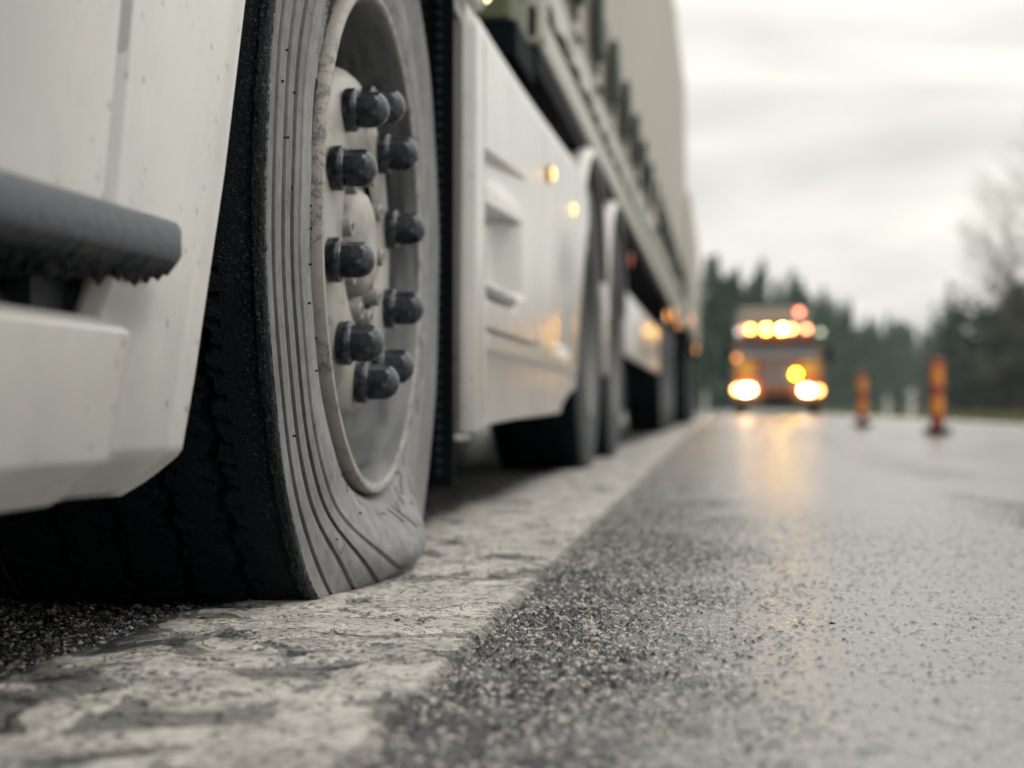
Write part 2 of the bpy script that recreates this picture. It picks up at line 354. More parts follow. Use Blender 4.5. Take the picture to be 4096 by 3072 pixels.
class MB:
    def __init__(s): s.V = []; s.F = []; s.I = []
    def add(s, V, F, mi=0):
        b = len(s.V); s.V += [tuple(v) for v in V]; s.F += [tuple(int(i)+b for i in f) for f in F]; s.I += [mi]*len(F); return s
    def box(s, x0, x1, y0, y1, z0, z1, mi=0, bev=0., tz=None):
        # bevelled box: chamfer in the y/z outline and on both x faces
        if bev <= 0:
            V = [(x, y, z) for x in (x0, x1) for y in (y0, y1) for z in (z0, z1)]
            F = [(0, 1, 3, 2), (4, 6, 7, 5), (0, 4, 5, 1), (2, 3, 7, 6), (0, 2, 6, 4), (1, 5, 7, 3)]
            return s.add(V, F, mi)
        b = min(bev, (x1-x0)*.45, (y1-y0)*.45, (z1-z0)*.45)
        def ringp(x, k):
            return [(x, y0+b*(k+1), z0+k*b), (x, y1-b*(k+1), z0+k*b), (x, y1-k*b, z0+b*(k+1)), (x, y1-k*b, z1-b*(k+1)), (x, y1-b*(k+1), z1-k*b), (x, y0+b*(k+1), z1-k*b), (x, y0+k*b, z1-b*(k+1)), (x, y0+k*b, z0+b*(k+1))]
        b2 = b; rings = []
        def rg(x, ins):
            e = b*.6 if ins == 0 else b*.6
            i = ins
            return [(x, y0+i+e, z0+i), (x, y1-i-e, z0+i), (x, y1-i, z0+i+e), (x, y1-i, z1-i-e), (x, y1-i-e, z1-i), (x, y0+i+e, z1-i), (x, y0+i, z1-i-e), (x, y0+i, z0+i+e)]
        rr = [rg(x0, b*.9), rg(x0+b*.3, b*.3), rg(x0+b, 0), rg(x1-b, 0), rg(x1-b*.3, b*.3), rg(x1, b*.9)]
        V = [v for r_ in rr for v in r_]; F = []
        for k in range(5):
            for j in range(8):
                a = k*8+j; c = k*8+(j+1) % 8; F.append((a, c, c+8, a+8))
        F.append(tuple(range(7, -1, -1))); F.append(tuple(40+j for j in range(8)))
        return s.add(V, F, mi)
    def cyl(s, p0, p1, r0, r1=None, n=24, mi=0, caps=True):
        r1 = r0 if r1 is None else r1
        p0 = Vector(p0); p1 = Vector(p1); d = (p1-p0).normalized()
        u = d.orthogonal().normalized(); w = d.cross(u)
        V = []
        for p, r_ in ((p0, r0), (p1, r1)):
            for k in range(n):
                a = 2*math.pi*k/n; V.append(p+u*(r_*math.cos(a))+w*(r_*math.sin(a)))
        F = [(k, (k+1) % n, n+(k+1) % n, n+k) for k in range(n)]
        if caps: F += [tuple(range(n-1, -1, -1)), tuple(range(n, 2*n))]
        return s.add(V, F, mi)
    def lathe(s, prof, axis='x', n=48, c=(0, 0, 0), mi=0, a0=0, a1=360):
        """prof: (along, radius)"""
        full = abs(a1-a0-360) < 1e-6; m = n if full else n+1; V = []
        for k in range(m):
            a = R(a0+(a1-a0)*k/n); ca, sa = math.cos(a), math.sin(a)
            for (x, r_) in prof:
                V.append({'x': (x, -r_*ca, r_*sa), 'z': (r_*ca, r_*sa, x), 'y': (r_*ca, x, r_*sa)}[axis])
        V = [(v[0]+c[0], v[1]+c[1], v[2]+c[2]) for v in V]
        F = grid_faces(m, len(prof), full, flip=(axis == 'x'))
        return s.add(V, F.tolist(), mi)
    def prism(s, pts, x0, x1, mi=0):
        """pts in (y,z), extruded along x"""
        n = len(pts); V = [(x0, y, z) for y, z in pts]+[(x1, y, z) for y, z in pts]
        F = [(k, (k+1) % n, n+(k+1) % n, n+k) for k in range(n)]+[tuple(range(n-1, -1, -1)), tuple(range(n, 2*n))]
        return s.add(V, F, mi)
    def obj(s, name, mat, parent=None, smooth=True, angle=35, loc=None):
        o = mesh(name, s.V, s.F, mat, parent, smooth, angle, s.I if isinstance(mat, (list, tuple)) else None, loc)
        import bmesh
        bm = bmesh.new(); bm.from_mesh(o.data); bmesh.ops.recalc_face_normals(bm, faces=bm.faces); bm.to_mesh(o.data); bm.free()
        if smooth: o.data.set_sharp_from_angle(angle=R(angle))
        return o
def sstep(x, a, b):
    t = np.clip((x-a)/(b-a), 0, 1); return t*t*(3-2*t)
def dup(o, parent=None):
    c = o.copy(); C.objects.link(c); c.parent = parent
    for ch in o.children: dup(ch, c)
    return c

# ------------------------------------------------------------------ ground, road, line
def axis_pts(segs):
    out = [segs[0][0]]
    for a, b, n, g in segs:
        t = np.linspace(0, 1, n+1)[1:]
        t = t if g == 1 else (g**(t*6)-1)/(g**6-1)
        out += list(a+(b-a)*t)
    return np.array(out)
def sheet(name, xs, ys, z, mat):
    X, Y = np.meshgrid(xs, ys, indexing='ij')
    V = np.stack([X, Y, np.full_like(X, z)], -1).reshape(-1, 3)
    return mesh(name, V, grid_faces(len(xs), len(ys)), mat, smooth=True, angle=180)
g_ = G('verge_soil'); pp_ = g_.P()
vm = g_.fin(g_.mix(g_.ss(g_.noise(pp_, 1.2, 5., .6), .35, .65), (.035, .045, .016), (.10, .085, .045)), .95, 0., g_.bump(g_.noise(pp_, 14, 4.), .05))
o = sheet('ground', np.linspace(-2500, 2500, 41), np.linspace(-600, 4000, 41), -.06, vm); setp(o, kind='structure')
neg = lambda a: -a[::-1]
def grow(a, b, s0, ratio):
    n = int(math.log(1+(b-a)*(ratio-1)/s0)/math.log(ratio)); v = a+s0*(ratio**np.arange(1, n+1)-1)/(ratio-1)
    return np.append(v[v < b-1e-3], b)
xs = np.concatenate([-4.2*np.ones(1), np.linspace(-3.9, -1.0, 40), np.linspace(-.95, -.72, 24), np.arange(-.71, -.56, .004), np.arange(-.558, .60, .0023), grow(.60, 3.9, .0024, 1.018)])
ys = np.concatenate([np.linspace(-4, .8, 40), np.linspace(.82, .94, 20), np.arange(.945, 3.3, .003), grow(3.3, 700, .003, 1.0085)])
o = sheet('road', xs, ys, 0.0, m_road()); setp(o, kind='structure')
# shoulder slopes of the road embankment
mb = MB(); mb.add([(-4.2, -4, -.001), (-4.2, 700, -.001), (-5.6, 700, -.30), (-5.6, -4, -.30)], [(0, 1, 2, 3)])
mb.add([(3.9, -4, -.001), (3.9, 700, -.001), (5.4, 700, -.30), (5.4, -4, -.30)], [(0, 3, 2, 1)])
o = mb.obj('embankment', vm); setp(o, kind='structure')
xs = np.linspace(-.56, -.18, 240)
ys = np.concatenate([np.linspace(.4, .94, 60), np.arange(.945, 3.3, .0026), grow(3.3, 260, .0026, 1.011)])
X, Y = np.meshgrid(xs, ys, indexing='ij'); X = X-.0055*Y
o = mesh('edge_line', np.stack([X, Y, np.full_like(X, .0035)], -1).reshape(-1, 3), grid_faces(len(xs), len(ys)), m_line(), smooth=True, angle=180)
setp(o, kind='structure')
mb = MB(); mb.box(3.30, 3.42, 2, 300, .0040, .0062)
o = mb.obj('far_edge_line', simple('white_road_paint', (.55, .54, .5), .6, var=.3, nscale=5)); setp(o, kind='structure')

# loose grit and crumbs lying on the road close to the lens
def crumb(x, y, s, m, label, cat, group=None, dup_of=None):
    V = []; rs = np.random.default_rng(int(abs(x*1000))+int(y*1000))
    mb = MB(); prof = [(-.35, .05), (-.3, .6), (0, 1.), (.35, .8), (.6, .35), (.65, .02)]
    mb.lathe(prof, 'z', 9); V = np.array(mb.V)*s*(1+rs.normal(0, .13, (len(mb.V), 1)))*np.array([1.2, .9, .7]); V += np.array([x, y, .0065+s*.2])
    o = mesh('road_pebble', V, mb.F, m, smooth=True, angle=30, loc=(x, y, .0065)); return setp(o, label, cat, group)
dk = simple('dark_pebble', (.012, .016, .02), .5); rd = simple('rust_pebble', (.22, .07, .035), .7)
crumb(-.300, 1.600, .0052, dk, 'small black stone lying on the worn white line in front of the flat tyre', 'pebble', 'crumbs on the road')
crumb(-.262, 1.497, .0028, rd, 'tiny rust red stone on the white line near the flat tyre', 'pebble', 'crumbs on the road')
crumb(.098, 1.640, .0030, dk, 'small black stone on the bare grey asphalt right of the white line', 'pebble', 'crumbs on the road')
crumb(.440, 1.50, .0030, dk, 'black crumb on the wet asphalt at the right edge of the picture', 'pebble', 'crumbs on the road')

# ------------------------------------------------------------------ the parked lorry: tractor unit
truck = empty('parked_truck', (-1.67, 2.055, 0), 'dirty white parked truck tractor with a flat front tyre, close up at the left', 'truck')
AX = Vector((-.42, 2.055, .403))

def add_attrs(o, rad, lat, gr):
    for nm, d in (('rad', rad), ('lat', lat), ('groove_shade', gr)):
        a = o.data.attributes.new(nm, 'FLOAT', 'POINT'); a.data.foreach_set('value', np.asarray(d, dtype=np.float32))

# ---- hero rim (the wheel part), centred on the axle; +x is outboard
def rim_profile():
    return [(-.29, .283), (-.285, .272), (-.26, .262), (-.22, .243), (-.14, .236), (-.100, .238), (-.085, .262), (-.030, .2735), (-.012, .2785), (.003, .2835), (.0085, .2885), (.0105, .2935), (.0095, .2975), (.004, .2995), (-.006, .2990), (-.016, .2945), (-.024, .288), (-.03, .284)]
def dense(prof, step):
    out = [prof[0]]
    for a, b in zip(prof[:-1], prof[1:]):
        n = max(1, int(math.hypot(b[0]-a[0], b[1]-a[1])/step))
        out += [(a[0]+(b[0]-a[0])*k/n, a[1]+(b[1]-a[1])*k/n) for k in range(1, n+1)]
    return out
disc = [(-.016, .100), (-.012, .104), (-.0115, .140), (-.0120, .168), (-.014, .185), (-.019, .197), (-.030, .2065), (-.048, .213), (-.080, .219), (-.115, .227), (-.130, .238)]
def disc_mesh(mb, n=180, c=(0, 0, 0)):
    # ventilation holes: skip faces of the sloping skirt of the disc
    k0 = len(mb.V); m = len(disc); V = []
    for k in range(n):
        a = 2*math.pi*k/n
        for (x, r_) in disc: V.append((x+c[0], -r_*math.cos(a)+c[1], r_*math.sin(a)+c[2]))
    F = []
    for k in range(n):
        hole = (k % (n//10)) in range(4, 13)
        for j in range(m-1):
            if hole and j in (7, 8): continue
            a = k*m+j; b = ((k+1) % n)*m+j; F.append((a, a+1, b+1, b))
    mb.add(V, F)
mb = MB(); mb.lathe(rim_profile(), 'x', 240, AX); disc_mesh(mb, 180, AX)
# inner disc face between hub and studs with the hub seat
wheel = mb.obj('wheel', MAT['rim'], truck, loc=AX, angle=50)
wheel['label'] = 'front wheel with the flat tyre'

# ---- hub
mb = MB(); mb.lathe([(-.10, .099), (-.030, .099), (-.024, .096), (-.0215, .090), (-.0225, .078), (-.0285, .072), (-.0285, .066), (-.014, .0635), (-.006, .058), (-.002, .048), (-.0005, .030), (-.0025, .012), (-.0025, .0005)], 'x', 96, AX)
mb.lathe([(-.12, .21), (-.16, .17), (-.16, .05)], 'x', 60, AX)
hub = mb.obj('hub', MAT['rim'], wheel, loc=AX, angle=40)

# ---- wheel nuts
def nut_mesh():
    prof = [(-.0125, .0200), (-.0125, .0245), (-.0105, .0252), (-.002, .0252), (.0, .0246), (.0008, .0222), (.002, .0212), (.003, .0208), (.0045, .0)]
    n = 72; V = []; F = []
    xs_ = [.003, .0055, .008, .018, .022, .025, .028, .031, .0335, .0355, .0368, .0375, .0378]
    rows = []
    for (x, r_) in prof[:-1]: rows.append(('c', x, r_))
    for x in xs_: rows.append(('h', x, 0))
    for k in range(n):
        a = 2*math.pi*k/n; ha = ((math.degrees(a)+30) % 60)-30
        apo = .0181/math.cos(R(ha)); apo = min(apo, .0210)
        for t, x, r_ in rows:
            if t == 'c': rad = r_
            else:
                dome = math.sqrt(max(0., .0225**2-max(0, x-.0155)**2)) if x > .0155 else .0232
                rad = min(apo*(.97 if x < .004 else 1), dome if x < .0378 else .0006)
                rad = min(rad, .0208) if x < .0045 else rad
            V.append((x, rad*math.cos(a), rad*math.sin(a)))
    m = len(rows); F = grid_faces(n, m, True)
    return V, F
nV, nF = nut_mesh()
first = None
for k in range(10):
    a = R([60.4, 96.4, 132.4, 168.4, 204.4, 240.4, 276.4, 312.4, 348.4, 24.4][k])
    p = AX+Vector((0, -.1675*math.cos(a), .1675*math.sin(a)))
    if first is None:
        first = mesh('wheel_nut', np.array(nV)+np.array(p), nF, MAT['nut'], wheel, angle=22, loc=p); o = first
    else:
        o = first.copy(); C.objects.link(o); o.location = p-AX
    o.parent = wheel; o.rotation_euler = (random.uniform(-.25, .25), 0, 0)
# hub bolts
mb = MB(); mb.lathe([(0, .0125), (.003, .0125), (.0035, .0105), (.019, .0105), (.0205, .0095), (.0205, .0060), (.0140, .0058), (.0140, .0004)], 'x', 28)
bV = np.array(mb.V); bF = mb.F; first = None
for k in range(10):
    a = R(6+36*k); p = AX+Vector((-.0235, -.0855*math.cos(a)*1.06, .0855*math.sin(a)*1.06))
    if first is None:
        first = mesh('hub_bolt', bV+np.array(p), bF, MAT['steel'], wheel, angle=30, loc=p); o = first
    else: o = first.copy(); C.objects.link(o); o.location = p-AX
    o.parent = wheel
# studs showing between nuts and disc rim
# ---- hero tyre (flat)
rings = [.378, .403, .431, .463, .4895]
def side_w(r):
    """outer sidewall lateral offset as a function of radius"""
    ctrl_r = [.286, .2945, .300, .306, .318, .340, .362, .378, .420, .4895]
    ctrl_w = [-.034, -.020, -.012, -.005, .0015, .0065, .0075, .0065, .0040, .0010]
    w = np.interp(r, ctrl_r, ctrl_w)
    for i in range(len(rings)-1):
        a, b = rings[i], rings[i+1]
        if a <= r < b:
            u = (r-a)/(b-a)
            w += -.0042*(1-u)**4+.0010      # each band starts recessed and swells to a crisp lip
    return float(w)
prof = []
for r in np.concatenate([np.arange(.286, .377, .0028), ]): prof.append((side_w(r), r))
for i in range(len(rings)-1):
    a, b = rings[i], rings[i+1]
    for u in (0.0, .03, .08, .16, .28, .42, .56, .70, .82, .91, .965, .992): prof.append((side_w(a+(b-a)*u), a+(b-a)*u))
n_side = len(prof)
for k in range(9):
    a = math.pi/2*k/8; prof.append((.001-.010*(1-math.cos(a))-.0, .4900+.0095*math.sin(a)))
tw = np.arange(-.011, -.306, -.0022)
for w in tw: prof.append((w, .5010-.010*((w+.155)/.15)**4+.002))
for k in range(6):
    a = math.pi/2*k/5; prof.append((-.307-.010*math.sin(a), .4930-.006*(1-math.cos(a))))
for r in (.46, .42, .38, .34, .31, .288): prof.append((-.318-.012*math.sin((.49-r)/.2*math.pi), r))
prof = np.array(prof); NA = 1080
ang = np.linspace(0, 2*np.pi, NA, endpoint=False)
Wd = np.repeat(prof[None, :, 0], NA, 0); Rd = np.repeat(prof[None, :, 1], NA, 0); A = np.repeat(ang[:, None], len(prof), 1)
rad0 = Rd.copy(); lat0 = Wd.copy()
intread = (np.arange(len(prof)) >= n_side+3)[None, :] & (Wd > -.308)
# circumferential grooves with a jagged wall + lateral sipes
jag = .0035*np.sign(np.sin(A*64))*np.abs(np.sin(A*64))**.5+.0015*np.sin(A*211)
gd = np.zeros_like(Wd)
for gw, wd, dp, jg in ((-.062, .0055, .009, 1.), (-.118, .0060, .010, -1.), (-.176, .0060, .010, 1.), (-.236, .0055, .009, -1)):
    d = np.abs(Wd-gw-jag*jg); gd = np.maximum(gd, dp*(1-sstep(d, wd*.55, wd)))
sip = (np.abs(((A*64/np.pi+Wd*14) % 1)-.5) < .10) & (Wd < -.040) & (np.abs(((Wd+.09)*17.) % 1-.5) < .30)
gd = np.maximum(gd, np.where(sip, .0028, 0))
Rd = Rd-np.where(intread, gd, 0)
# scuffed rough shoulder
sh = np.exp(-((Wd+.008)/.010)**2)*(Rd > .489)
nz = RNG.normal(0, 1, (NA, len(prof)))
nz = (nz+np.roll(nz, 1, 0)+np.roll(nz, -1, 0))/1.7
lowf = np.interp(ang, np.linspace(0, 2*np.pi, 181), np.concatenate([RNG.normal(0, 1, 180), [0]]))
Rd = Rd+sh*(nz*.0007+lowf[:, None]*.0007)
sidemask = (np.arange(len(prof)) < n_side)[None, :]
Wd = Wd+np.where(sidemask, .0006*np.sin(A*5+1)+.0005*np.sin(A*13), 0)
Yl = -Rd*np.cos(A); Zl = Rd*np.sin(A)
zg = -.403+.0055
def deform(w, y, z):
    bot = np.exp(-((z+.352)/.040)**2)*np.exp(-(y/.235)**2)
    rr = np.hypot(y, z)
    outer = sstep(w, -.12, -.02)
    w2 = w+(.050*bot*(1-sstep(rr, .41, .50))+.010*np.exp(-((z+.395)/.03)**2)*np.exp(-(y/.30)**2))*outer
    # sag of the carcass near the ground
    z2 = z-.010*np.exp(-((z+.36)/.05)**2)*np.exp(-(y/.30)**2)
    k = .0045; t = (z2-zg)/k
    z3 = zg+k*np.where(t > 20, t, np.log1p(np.exp(np.minimum(t, 20))))
    return w2, y, z3
w2, y2, z2 = deform(Wd, Yl, Zl)
V = np.stack([w2, y2, z2], -1).reshape(-1, 3)
Fc = grid_faces(NA, len(prof), True, flip=False)
# lettering: raised strokes following the sidewall (indices appended)
LV = []; LF = []; LM_ = []; cur = [1]
def stroke(r0, a0, r1, a1, wd, hgt):
    """raised bar on the sidewall from (r0,a0) to (r1,a1) (degrees)"""
    p = []
    seg = 4; LM_.extend([cur[0]]*(seg*3+2))
    for k in range(seg+1):
        u = k/seg; r = r0+(r1-r0)*u; a = R(a0+(a1-a0)*u); p.append((r, a))
    dy = (p[-1][0]-p[0][0]); da = (p[-1][1]-p[0][1])*(r0+r1)/2; Ln = math.hypot(dy, da) or 1
    nr, na = -da/Ln, dy/Ln
    b = len(LV)
    for (r, a) in p:
        for sd_, hh in ((-1, -.001), (-.8, hgt), (.8, hgt), (1, -.001)):
            r_ = r+nr*wd/2*sd_; a_ = a+na*wd/2*sd_/r
            w = side_w(r_)+hh; y = -r_*math.cos(a_); z = r_*math.sin(a_)
            q = deform(np.array(w), np.array(y), np.array(z)); LV.append((float(q[0]), float(q[1]), float(q[2])))
    for k in range(seg):
        for j in range(3):
            i0 = b+k*4+j; LF.append((i0, i0+1, i0+5, i0+4))
    LF.append((b, b+3, b+2, b+1)); e = b+seg*4; LF.append((e, e+1, e+2, e+3))
rl = random.Random(3); cur[0] = 2
for row in range(7):
    r = .3145+row*.0062; a = 25+row*.5
    while a < 62-row*1.3:
        if rl.random() < .80:
            dr = .0012; stroke(r-dr, a, r+dr, a+rl.uniform(0, .15), .0006, .0003)
        a += rl.uniform(.42, .62)
# outlined plate
cur[0] = 1
pl = [(.312, 8), (.312, 23.5), (.320, 26), (.3405, 24), (.3405, 6.5), (.333, 4.5), (.312, 8)]
for (r0, a0), (r1, a1) in zip(pl[:-1], pl[1:]): stroke(r0, a0, r1, a1, .0013, .0010)
a = 9
while a < 22.5:
    for r in (.3335,): stroke(r-.002, a, r+.002, a+.1, .0008, .0007)
    a += .62
# big characters beside the rim, seen edge-on
for a0 in (44.5, 36.0, 33.0, 28.0, 24.5, 19.5, 12.5, 7.5):
    L = rl.uniform(2.5, 4.2); stroke(.3090, a0, .3105, a0+L, .0026, .0020)
    if rl.random() < .7: stroke(.3100, a0, .3030, a0-.3, .0022, .0020)
    if rl.random() < .5: stroke(.3110, a0+L, .305, a0+L+.4, .0022, .0020)
cur[0] = 2
for a0, r0, r1, dl in ((-57, .315, .330, 1), (-62, .317, .334, 2), (-68, .316, .328, -1.5), (-73, .314, .330, 1), (-79, .317, .331, 3), (-84, .318, .3205, 5), (-91, .314, .330, -2), (-97, .315, .343, -3), (-99, .326, .343, -2), (-104, .319, .322, 6), (-108, .322, .332, 0),
                       (-112, .318, .334, 3.), (-118, .315, .325, -3), (-121, .329, .332, 9), (-127, .318, .334, 2.5), (-134, .320, .323, 7), (-141, .318, .333, 3), (-147, .335, .350, 4), (-150, .322, .325, 9), (-162, .330, .346, 2), (-160, .345, .348, 8), (-170, .318, .333, 3),
                       (-107, .346, .352, 1), (-116, .350, .358, -2), (-125, .355, .366, 3), (-131, .358, .361, 4)):
    stroke(r0, a0, r0+(r1-r0)*.8, a0+dl*.8, .0034, .0010)
# short rubber vent hairs
cur[0] = 1
for r, a in ((.455, 14.1), (.447, 18.8), (.415, 15), (.43, 8), (.405, 2.), (.335, -3), (.345, -9), (.36, -15), (.338, -22), (.352, -27), (.45, -30), (.42, -52), (.345, -64), (.392, -86), (.33, 1), (.44, -66)):
    stroke(r, a, r+.0012, a+.25, .0016, .0028)
nb = len(V); V = np.concatenate([V, np.array(LV)])
faces = Fc.tolist()+[tuple(i+nb for i in f) for f in LF]
mi = [0]*len(Fc)+LM_
tyre = mesh('flat_tyre', V+np.array(AX), faces, [MAT['tyre'], MAT['letter'], MAT['scuffed']], wheel, angle=38, mi=mi, loc=AX)
gm0 = np.zeros_like(rad0)
for q in rings[:-1]: gm0 = np.maximum(gm0, np.exp(-((rad0-q-.0008)/.0014)**2)*(rad0 >= q-.0002))
gm0 = np.maximum(gm0, np.exp(-((rad0-.291)/.007)**2))*sidemask  # painted shade of the gap beside the rim
add_attrs(tyre, np.concatenate([rad0.ravel(), np.full(len(LV), .3)]), np.concatenate([lat0.ravel(), np.zeros(len(LV))]), np.concatenate([gm0.ravel(), np.zeros(len(LV))]))
del V, Fc, faces
# raised rib on the plain sidewall
mb = MB()

# brake drum and axle inside
mb = MB(); mb.lathe([(-.16, .01), (-.16, .205), (-.28, .21), (-.30, .16), (-.30, .03)], 'x', 60, AX); mb.cyl(AX+Vector((-.3, 0, 0)), (-2.6, AX.y, AX.z), .06)
mb.obj('axle', MAT['black'], truck, loc=AX)

# ---- plain wheels for the other axles
def plain_wheel(c, r=.5, side=1, zc=.48, wd=.30, name='wheel'):
    c = Vector(c)
    rt = side
    mb = MB(); mb.lathe([(rt*x, q) for x, q in [(-.28, .28), (-.22, .24), (-.10, .236), (-.03, .27), (.0, .285), (.004, .297), (-.01, .297)]], 'x', 72, c)
    mb.lathe([(rt*x, q) for x, q in [(-.05, .001), (-.05, .06), (-.06, .11), (-.115, .13), (-.115, .20), (-.13, .236)]], 'x', 72, c)
    w = mb.obj(name, MAT['dark_steel'], truck_parent[0], loc=c)
    mb = MB(); P_ = [(-.02, .288), (-.004, .302), (.006, .34), (.008, .38), (.006, .44), (.0, .475), (-.012, .492), (-.03, .498), (-.07, .500), (-.072, .488), (-.080, .488), (-.082, .500), (-.15, .501), (-.152, .488), (-.16, .488), (-.162, .501), (-.23, .500), (-.232, .488), (-.24, .488), (-.242, .5), (-.28, .495), (-.30, .46), (-.31, .38), (-.28, .29)]
    mb.lathe([(rt*x, q) for x, q in P_], 'x', 96, c)
    V = np.array(mb.V); rr = np.hypot(V[:, 1]-c.y, V[:, 2]-c.z)
    V[:, 2] = np.maximum(V[:, 2], .006)
    mi = [1 if rr[list(f)].mean() > .485 else 0 for f in mb.F]
    t = mesh('tyre', V, mb.F, [MAT['dark_tyre'], MAT['tread']], w, angle=35, mi=mi, loc=c)
    return w
truck_parent = [truck]
w1 = plain_wheel((-.455, 5.92, .47))
def cp(w, loc, par):
    o = dup(w, par); o.location = Vector(loc)-origin(par); return o
cp(w1, (-.455, 7.28, .47), truck)
wL = plain_wheel((-2.885, 5.92, .47), side=-1); cp(wL, (-2.885, 7.28, .47), truck); cp(wL, (-2.92, 2.055, .47), truck)

# ---- white side panel between door gap and wheel arch
arch = [(.130, 1.22), (.134, 1.262), (.143, 1.290), (.152, 1.311), (.165, 1.328), (.227, 1.363), (.404, 1.447), (.570, 1.512), (.70, 1.575), (.82, 1.68), (.90, 1.80), (.945, 1.95), (.96, 2.055)]
def arch_t(z): return np.interp(z, [a[0] for a in arch], [a[1] for a in arch])
gapline = lambda z: np.interp(z, [.1, .272, .345, .497, 1.2], [1.157, 1.160, 1.165, 1.203, 1.40])
def panel(name, zs, t0f, t1f, woff, nt_, parent, mat, X0=-.42, ret=.03, thick=.012, sub=None):
    nz_ = len(zs); Z = np.repeat(np.array(zs)[None, :], nt_, 0); U = np.repeat(np.linspace(0, 1, nt_)[:, None], nz_, 1)
    T0 = t0f(np.array(zs))[None, :]; T1 = t1f(np.array(zs))[None, :]
    T = T0+(T1-T0)*U; w = woff(T, Z, T0, T1)
    V = np.stack([X0+w, T, Z], -1).reshape(-1, 3); F = grid_faces(nt_, nz_)
    o = mesh(name, V, F, mat, parent, smooth=True, angle=60)
    if thick:
        md = o.modifiers.new('thickness', 'SOLIDIFY'); md.thickness = thick; md.offset = -1
    return o
def w_side(T, Z, T0, T1):
    de = T1-T
    w = .0035*sstep(de, 0, .010)-.004
    w = w-.016*(1-sstep(de, 0, .007))                       # lip rolls in at the arch
    w = w+.005*np.exp(-((de-.026)/.012)**2)                 # raised bead beside the arch
    w = w-.018*(1-sstep(T-T0, 0, .007))
    w = w-.9*np.clip(.172-Z, 0, 1)**1.0*sstep(.185-Z, 0, .02)
    w = w-.012*np.exp(-((T-T0-.03)/.05)**2)*sstep(.30-Z, 0, .04)
    return w
panel('side_panel', np.linspace(.140, .95, 170), gapline, lambda z: arch_t(z)-.000*z, w_side, 90, truck, MAT['paint'])
def w_door(T, Z, T0, T1):
    de = T1-T
    return -.018*(1-sstep(de, 0, .007))-.030*np.exp(-((de-.20)/.10)**2)*sstep(Z, .30, .34)+.15*sstep(Z, .34, .68)*sstep(de, .04, .42)
panel('door', np.linspace(.300, 1.05, 120), lambda z: 0*z+.60, lambda z: gapline(z)-.010, w_door, 80, truck, MAT['paint'])
def w_low(T, Z, T0, T1):
    de = T1-T; zt = .263-Z
    w = -.022*(1-sstep(de, 0, .018))**1.5-.010*(1-sstep(zt, 0, .008))
    return w-1.0*np.clip(.172-Z, 0, 1)*sstep(.182-Z, 0, .015)-.02*sstep(de, .3, .5)
lowedge = lambda z: np.interp(z, [.145, .150, .171, .244, .253, .259, .263], [1.050, 1.060, 1.082, 1.119, 1.122, 1.116, 1.100])
panel('step_panel', np.linspace(.145, .263, 60), lambda z: 0*z+.60, lowedge, w_low, 120, truck, MAT['paint'], X0=-.386, thick=.03)
# recess behind the step with its back wall
mb = MB(); mb.box(-.53, -.468, .60, 1.155, .15, .285, 0, .01); mb.obj('step_recess', MAT['plastic'], truck)
mb = MB(); mb.box(-.75, -.535, .60, 1.20, .16, .60); mb.box(-.534, -.47, .62, 1.158, .286, .31); mb.obj('cab_inner_frame', MAT['black'], truck)
# step bar: flat grey fascia above a ragged ribbed underside
nT, nS = 220, 26
ts = np.linspace(.62, 1.243, nT); V = []
sec = [(-.47, .334), (-.42, .3355), (-.400, .3350), (-.3945, .3330), (-.3930, .330), (-.3925, .314), (-.3945, .3105)]
under = [(-.3945-(k+1)*.0058, .3085-.0007*(k+1)) for k in range(13)]
sec = sec+under; nS = len(sec); rngb = np.random.default_rng(5)
for i, t in enumerate(ts):
    e = max(0, (t-1.222)/.021); dz = (t-1.0)*.012
    for j, (x, z) in enumerate(sec):
        jj = 0
        if j >= 7: jj = -abs(rngb.normal(0, .0038))*(1 if (i//2+j//2) % 2 else .25)-.0012
        V.append((x-.022*e**1.6, t, z+dz+jj-.004*e*(j < 4)))
o = mesh('step_bar', V, grid_faces(nT, nS), [MAT['plastic'], MAT['knob']], truck, angle=40, mi=[1 if j >= 6 else 0 for i in range(nT-1) for j in range(nS-1)])
md = o.modifiers.new('thickness', 'SOLIDIFY'); md.thickness = .004; md.offset = -1
mb = MB(); sp = [(x-.0005, z) for x, z in sec]
e0 = 1.243; mb.add([(x-.022, e0, z+.003-.0015*(i > 6)) for i, (x, z) in enumerate(sec)], [tuple(range(len(sec)))]); mb.add([(x-.022-.004, e0-.02, z+.002) for x, z in sec], [tuple(range(len(sec)))][::-1])
mb.obj('step_end_cap', MAT['plastic'], truck)
mb = MB(); mb.box(-.53, -.452, 1.10, 1.157, .262, .325); mb.obj('step_bracket', MAT['knob'], truck)

# ---- upper cab (mostly above the frame), bumper, windows, far side
mb = MB()
mb.prism([(.60, 1.0), (2.98, 1.0), (2.98, 3.55), (1.1, 3.75), (.78, 3.3), (.62, 2.0)], -2.90, -.44)
mb.obj('cab', MAT['paint'], truck, angle=25)
mb = MB(); mb.prism([(1.05, 1.72), (2.0, 1.72), (2.0, 2.55), (1.25, 2.6)], -.4398, -.432); mb.obj('side_window', MAT['glass'], truck)
mb = MB(); mb.box(-2.90, -.44, .52, .60, .20, .98, 0, .03); mb.obj('bumper', MAT['paint'], truck)
mb = MB(); mb.prism([(.585, 1.75), (.602, 1.75), (.75, 2.95), (.733, 2.95)], -2.75, -.6); mb.obj('windscreen', MAT['glass'], truck)
mb = MB(); mb.prism([(.6, .16), (1.3, .16), (1.55, .8), (1.7, .95), (2.4, .95), (2.6, .6), (2.6, .2), (2.93, .2), (2.93, 1.0), (.6, 1.0)], -2.93, -2.90); mb.obj('side_panel', MAT['paint'], truck)
